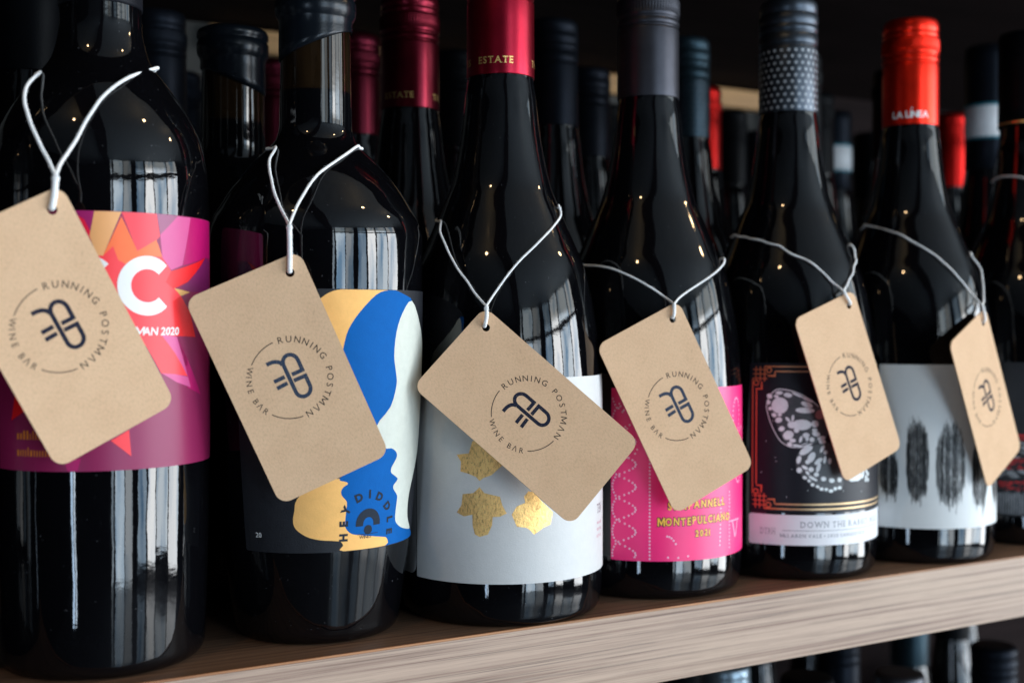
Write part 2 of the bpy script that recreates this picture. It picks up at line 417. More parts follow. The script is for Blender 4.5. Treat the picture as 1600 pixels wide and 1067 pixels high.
# ---- flat art laid on a bottle: (phi in degrees, height in mm) with phi = 0 facing the shelf's front
def tri_poly(bm, pts, level, mi=0):
    vs = [bm.verts.new((p[0], level, p[1])) for p in pts]
    try: f = bm.faces.new(vs)
    except ValueError: return
    f.material_index = mi
def clip_half(P, ax, v, keep_less):
    out = []
    n = len(P)
    for i in range(n):
        a, b = P[i], P[(i + 1) % n]
        da, db = a[ax] - v, b[ax] - v
        if keep_less: da, db = -da, -db
        if da >= 0: out.append(a)
        if (da > 0 and db < 0) or (da < 0 and db > 0):
            t = da / (da - db); q = [a[0] + (b[0] - a[0]) * t, a[1] + (b[1] - a[1]) * t]; q[ax] = v; out.append(tuple(q))
    return out
def wrap(name, bm, rad, mats, parent, dphi=1.5, dz=4.0, smooth=True):
    bm.normal_update()
    bmesh.ops.triangulate(bm, faces=bm.faces[:], ngon_method='EAR_CLIP')
    vs, fs, mi = [], [], []
    for f in bm.faces:
        T = [(v.co.x, v.co.z) for v in f.verts]; l = f.verts[0].co.y
        ar = sum(T[i][0] * T[(i + 1) % 3][1] - T[(i + 1) % 3][0] * T[i][1] for i in range(3))
        if abs(ar) < 1e-7: continue
        if ar < 0: T.reverse()
        x0, x1 = min(p[0] for p in T), max(p[0] for p in T); z0, z1 = min(p[1] for p in T), max(p[1] for p in T)
        for kx in range(math.floor(x0 / dphi), math.ceil(x1 / dphi)):
            A = T
            if x0 < kx * dphi: A = clip_half(A, 0, kx * dphi, False)
            if x1 > (kx + 1) * dphi: A = clip_half(A, 0, (kx + 1) * dphi, True)
            if len(A) < 3: continue
            a0, a1 = R(kx * dphi), R((kx + 1) * dphi); s0, s1, c0, c1 = math.sin(a0), math.sin(a1), math.cos(a0), math.cos(a1)
            zz0, zz1 = min(p[1] for p in A), max(p[1] for p in A)
            for kz in range(math.floor(zz0 / dz), math.ceil(zz1 / dz)):
                B = A
                if zz0 < kz * dz: B = clip_half(B, 1, kz * dz, False)
                if zz1 > (kz + 1) * dz: B = clip_half(B, 1, (kz + 1) * dz, True)
                if len(B) < 3: continue
                r0, r1 = rad(kz * dz), rad((kz + 1) * dz); o = len(vs)
                for x, z in B:
                    t = x / dphi - kx; zt = z / dz - kz; r = (r0 * (1 - zt) + r1 * zt + l) / 1000
                    vs.append((r * (s0 * (1 - t) + s1 * t), -r * (c0 * (1 - t) + c1 * t), z / 1000))
                fs.append(tuple(range(o, o + len(B)))); mi.append(f.material_index)
    bm.free()
    me = bpy.data.meshes.new(name); me.from_pydata(vs, [], fs)
    me.polygons.foreach_set('material_index', mi); me.polygons.foreach_set('use_smooth', [True] * len(fs)); me.update()
    for m in mats: me.materials.append(m)
    b = bmesh.new(); b.from_mesh(me); bmesh.ops.remove_doubles(b, verts=b.verts[:], dist=2e-8); b.to_mesh(me); b.free()
    round_normals(me, rad)
    o = bpy.data.objects.new(name, me); COL.objects.link(o); o.parent = parent
    return o
def round_normals(me, rad):
    ns = []
    for v in me.vertices:
        x, y, z = v.co; z *= 1000; h = math.hypot(x, y) or 1
        sl = (rad(z + 1) - rad(z - 1)) / 2
        ns.append(Vector((x / h, y / h, -sl)).normalized())
    me.normals_split_custom_set_from_vertices(ns)
def rrect(x0, x1, z0, z1, rx, rz, corners='all', n=6):
    P = []
    for cx, cz, a in ((x1 - rx, z1 - rz, 0), (x0 + rx, z1 - rz, 90), (x0 + rx, z0 + rz, 180), (x1 - rx, z0 + rz, 270)):
        for i in range(n + 1):
            t = R(a + 90 * i / n); P.append((cx + rx * math.cos(t), cz + rz * math.sin(t)))
    return P
def label_sheet(name, parent, rad, mat, x0, x1, z0, z1, rc=2.0, thick=.15, rcorner=None):
    r = rad((z0 + z1) / 2); rx = math.degrees(rc / r)
    bm = bmesh.new(); P = rrect(x0, x1, z0, z1, rx, rc)
    # strips between the grid columns keep triangles small
    tri_poly(bm, P, thick, 0)
    o = wrap(name, bm, rad, [mat], parent)
    # give the sheet an edge down to the glass
    bm = bmesh.new(); bm.from_mesh(o.data)
    be = [e for e in bm.edges if len(e.link_faces) == 1]
    ret = bmesh.ops.extrude_edge_only(bm, edges=be)
    for v in (g for g in ret['geom'] if isinstance(g, bmesh.types.BMVert)):
        h = math.hypot(v.co.x, v.co.y); s = (h - (thick + .02) / 1000) / h
        v.co.x *= s; v.co.y *= s
    for f in bm.faces: f.smooth = True
    bm.to_mesh(o.data); bm.free()
    round_normals(o.data, rad)
    return o

# ---- lettering from the built-in font, as meshes
GL = {}
_fc = bpy.data.curves.new('glyph', 'FONT'); _fo = bpy.data.objects.new('glyph', _fc); COL.objects.link(_fo)
_fc.resolution_u = 3; _fc.align_x = 'LEFT'
def glyph(ch, weight=0.0):
    key = (ch, weight)
    if key not in GL and ch == 'M' and weight > 0:
        w = .105 + 2 * weight; h = .727
        v = [(0, 0), (w, 0), (w, h), (0, h), (.82 - w, 0), (.82, 0), (.82, h), (.82 - w, h),
             (w, h), (w, h - w * 1.5), (.41 - w * .35, .10), (.41 + w * .35, .10), (.41, .10 + w * 1.4), (.82 - w, h - w * 1.5), (.82 - w, h)]
        f = [(0, 1, 2, 3), (4, 5, 6, 7), (8, 9, 10, 12), (12, 10, 11), (12, 11, 13, 14)]
        GL[key] = ([(x + .06 - weight * (1 - 2 * x / .82), y - weight + y * 2 * weight / .727) for x, y in v], f, 0.0, .82)
    if key not in GL:
        _fc.body = ch; _fc.offset = weight; _fc.size = 1.0
        bpy.context.view_layer.update()
        dg = bpy.context.evaluated_depsgraph_get()
        me = _fo.evaluated_get(dg).to_mesh()
        v = [(q.co.x, q.co.y) for q in me.vertices]; f = [tuple(p.vertices) for p in me.polygons]
        _fo.evaluated_get(dg).to_mesh_clear()
        if v:
            x0 = min(p[0] for p in v); x1 = max(p[0] for p in v)
        else: x0, x1 = 0, .28
        GL[key] = (v, f, x0, x1)
    return GL[key]
CAPH = .727
SERIF = {'E': [(0.0, 0, .22), (0.0, 1, .22)], 'T': [(.5, 0, .5)], 'A': [(0.0, 0, .36), (1.0, 0, .36)], 'D': [(0, 0, .2), (0, 1, .2)], 'N': [(0, 1, .3), (0, 0, .36), (1, 1, .36)],
         'W': [(0, 1, .25), (1, 1, .25)], 'H': [(.08, 0, .36), (.92, 0, .36), (.08, 1, .36), (.92, 1, .36)], 'R': [(.05, 0, .36), (0, 1, .2)], 'L': [(0.05, 1, .4), (0, 0, .2)],
         'I': [(.5, 0, 2.6), (.5, 1, 2.6)], 'M': [(0, 0, .3), (1, 0, .3), (0, 1, .2), (1, 1, .2)], 'B': [(0, 0, .2), (0, 1, .2)], 'V': [(0, 1, .3), (1, 1, .3)], 'S': []}
def put_glyph(bm, ch, h, place, weight=0.0, level=0.0, mi=0, serif=False, wx=1.0):
    """place maps glyph-local mm (x, y) to the target 2-D plane"""
    v, f, _a, _b = glyph(ch, weight)
    x0, x1 = glyph(ch, 0.0)[2:]
    s = h / CAPH
    vs = [bm.verts.new((*_xz(place((p[0] - x0) * s * wx, p[1] * s), level),)) for p in v]
    for q in f:
        try: bm.faces.new([vs[i] for i in q]).material_index = mi
        except ValueError: pass
    w = (x1 - x0) * s * wx
    if serif and ch in SERIF:
        for fx, fy, fw in SERIF[ch]:
            cx = fx * w; hw = fw * w / 2 if ch != 'I' else h * .2; y0 = fy * h - (h * .07 if fy else 0)
            P = [place(cx - hw, y0), place(cx + hw, y0), place(cx + hw, y0 + h * .07), place(cx - hw, y0 + h * .07)]
            tri_poly(bm, P, level + .012, mi)
    return w
def _xz(p, level): return (p[0], level, p[1])
def text_line(bm, txt, x, z, h, rad, level, mi=0, weight=0.0, gap=.12, serif=False, wx=1.0, slope=0.0, jitter=0.0, slant=0.0):
    """writes along the bottle from phi = x (degrees); h, z in mm; returns end phi"""
    r = rad(z); rng = random.Random(3)
    cur = 0.0
    for ch in txt:
        if ch == ' ': cur += h * .38; continue
        dj = rng.uniform(-1, 1) * jitter * h; ja = rng.uniform(-1, 1) * jitter * .6
        def place(a, b, cur=cur, dj=dj, ja=ja):
            a2 = a * math.cos(ja) - b * math.sin(ja) + b * slant; b2 = a * math.sin(ja) + b * math.cos(ja)
            return (x + math.degrees((cur + a2) / r), z + b2 + dj + slope * (cur + a2))
        cur += put_glyph(bm, ch, h, place, weight, level, mi, serif, wx) + h * gap
    return x + math.degrees(cur / r)
def disc(bm, cx, cz, rx, rz, level, mi=0, n=10):
    tri_poly(bm, [(cx + rx * math.cos(2 * PI * i / n), cz + rz * math.sin(2 * PI * i / n)) for i in range(n)], level, mi)
def annulus(bm, cx, cz, rx, rz, t, level, mi=0, n=14, a0=0, a1=360):
    m = max(3, int(n * (a1 - a0) / 360))
    for i in range(m):
        p = R(a0 + (a1 - a0) * i / m); q = R(a0 + (a1 - a0) * (i + 1) / m)
        tri_poly(bm, [(cx + rx * math.cos(p), cz + rz * math.sin(p)), (cx + rx * math.cos(q), cz + rz * math.sin(q)),
                      (cx + rx * t * math.cos(q), cz + rz * t * math.sin(q)), (cx + rx * t * math.cos(p), cz + rz * t * math.sin(p))], level, mi)
def catmull(P, n=6, closed=False):
    Q = []
    L = len(P)
    rngi = range(L if closed else L - 1)
    for i in rngi:
        p0, p1, p2, p3 = (P[(i - 1) % L] if closed or i > 0 else P[0]), P[i % L], P[(i + 1) % L], (P[(i + 2) % L] if closed or i + 2 < L else P[-1])
        for k in range(n):
            t = k / n
            Q.append(tuple(.5 * (2 * b + (c - a) * t + (2 * a - 5 * b + 4 * c - d) * t * t + (3 * b - a - 3 * c + d) * t ** 3) for a, b, c, d in zip(p0, p1, p2, p3)))
    if not closed: Q.append(tuple(P[-1]))
    return Q
def ribbon(bm, P, w, level, mi=0):
    L, Rr = [], []
    for i, p in enumerate(P):
        a = P[max(0, i - 1)]; b = P[min(len(P) - 1, i + 1)]
        dx, dy = b[0] - a[0], b[1] - a[1]; n = math.hypot(dx, dy) or 1
        nx, ny = -dy / n, dx / n
        c = 1.0
        if 0 < i < len(P) - 1:
            e = (p[0] - a[0], p[1] - a[1]); en = math.hypot(*e) or 1
            c = max(.5, abs(e[0] / en * dx / n + e[1] / en * dy / n))
        L.append((p[0] + nx * w / 2 / c, p[1] + ny * w / 2 / c)); Rr.append((p[0] - nx * w / 2 / c, p[1] - ny * w / 2 / c))
    for i in range(len(P) - 1):
        tri_poly(bm, [L[i], L[i + 1], Rr[i + 1], Rr[i]], level, mi)

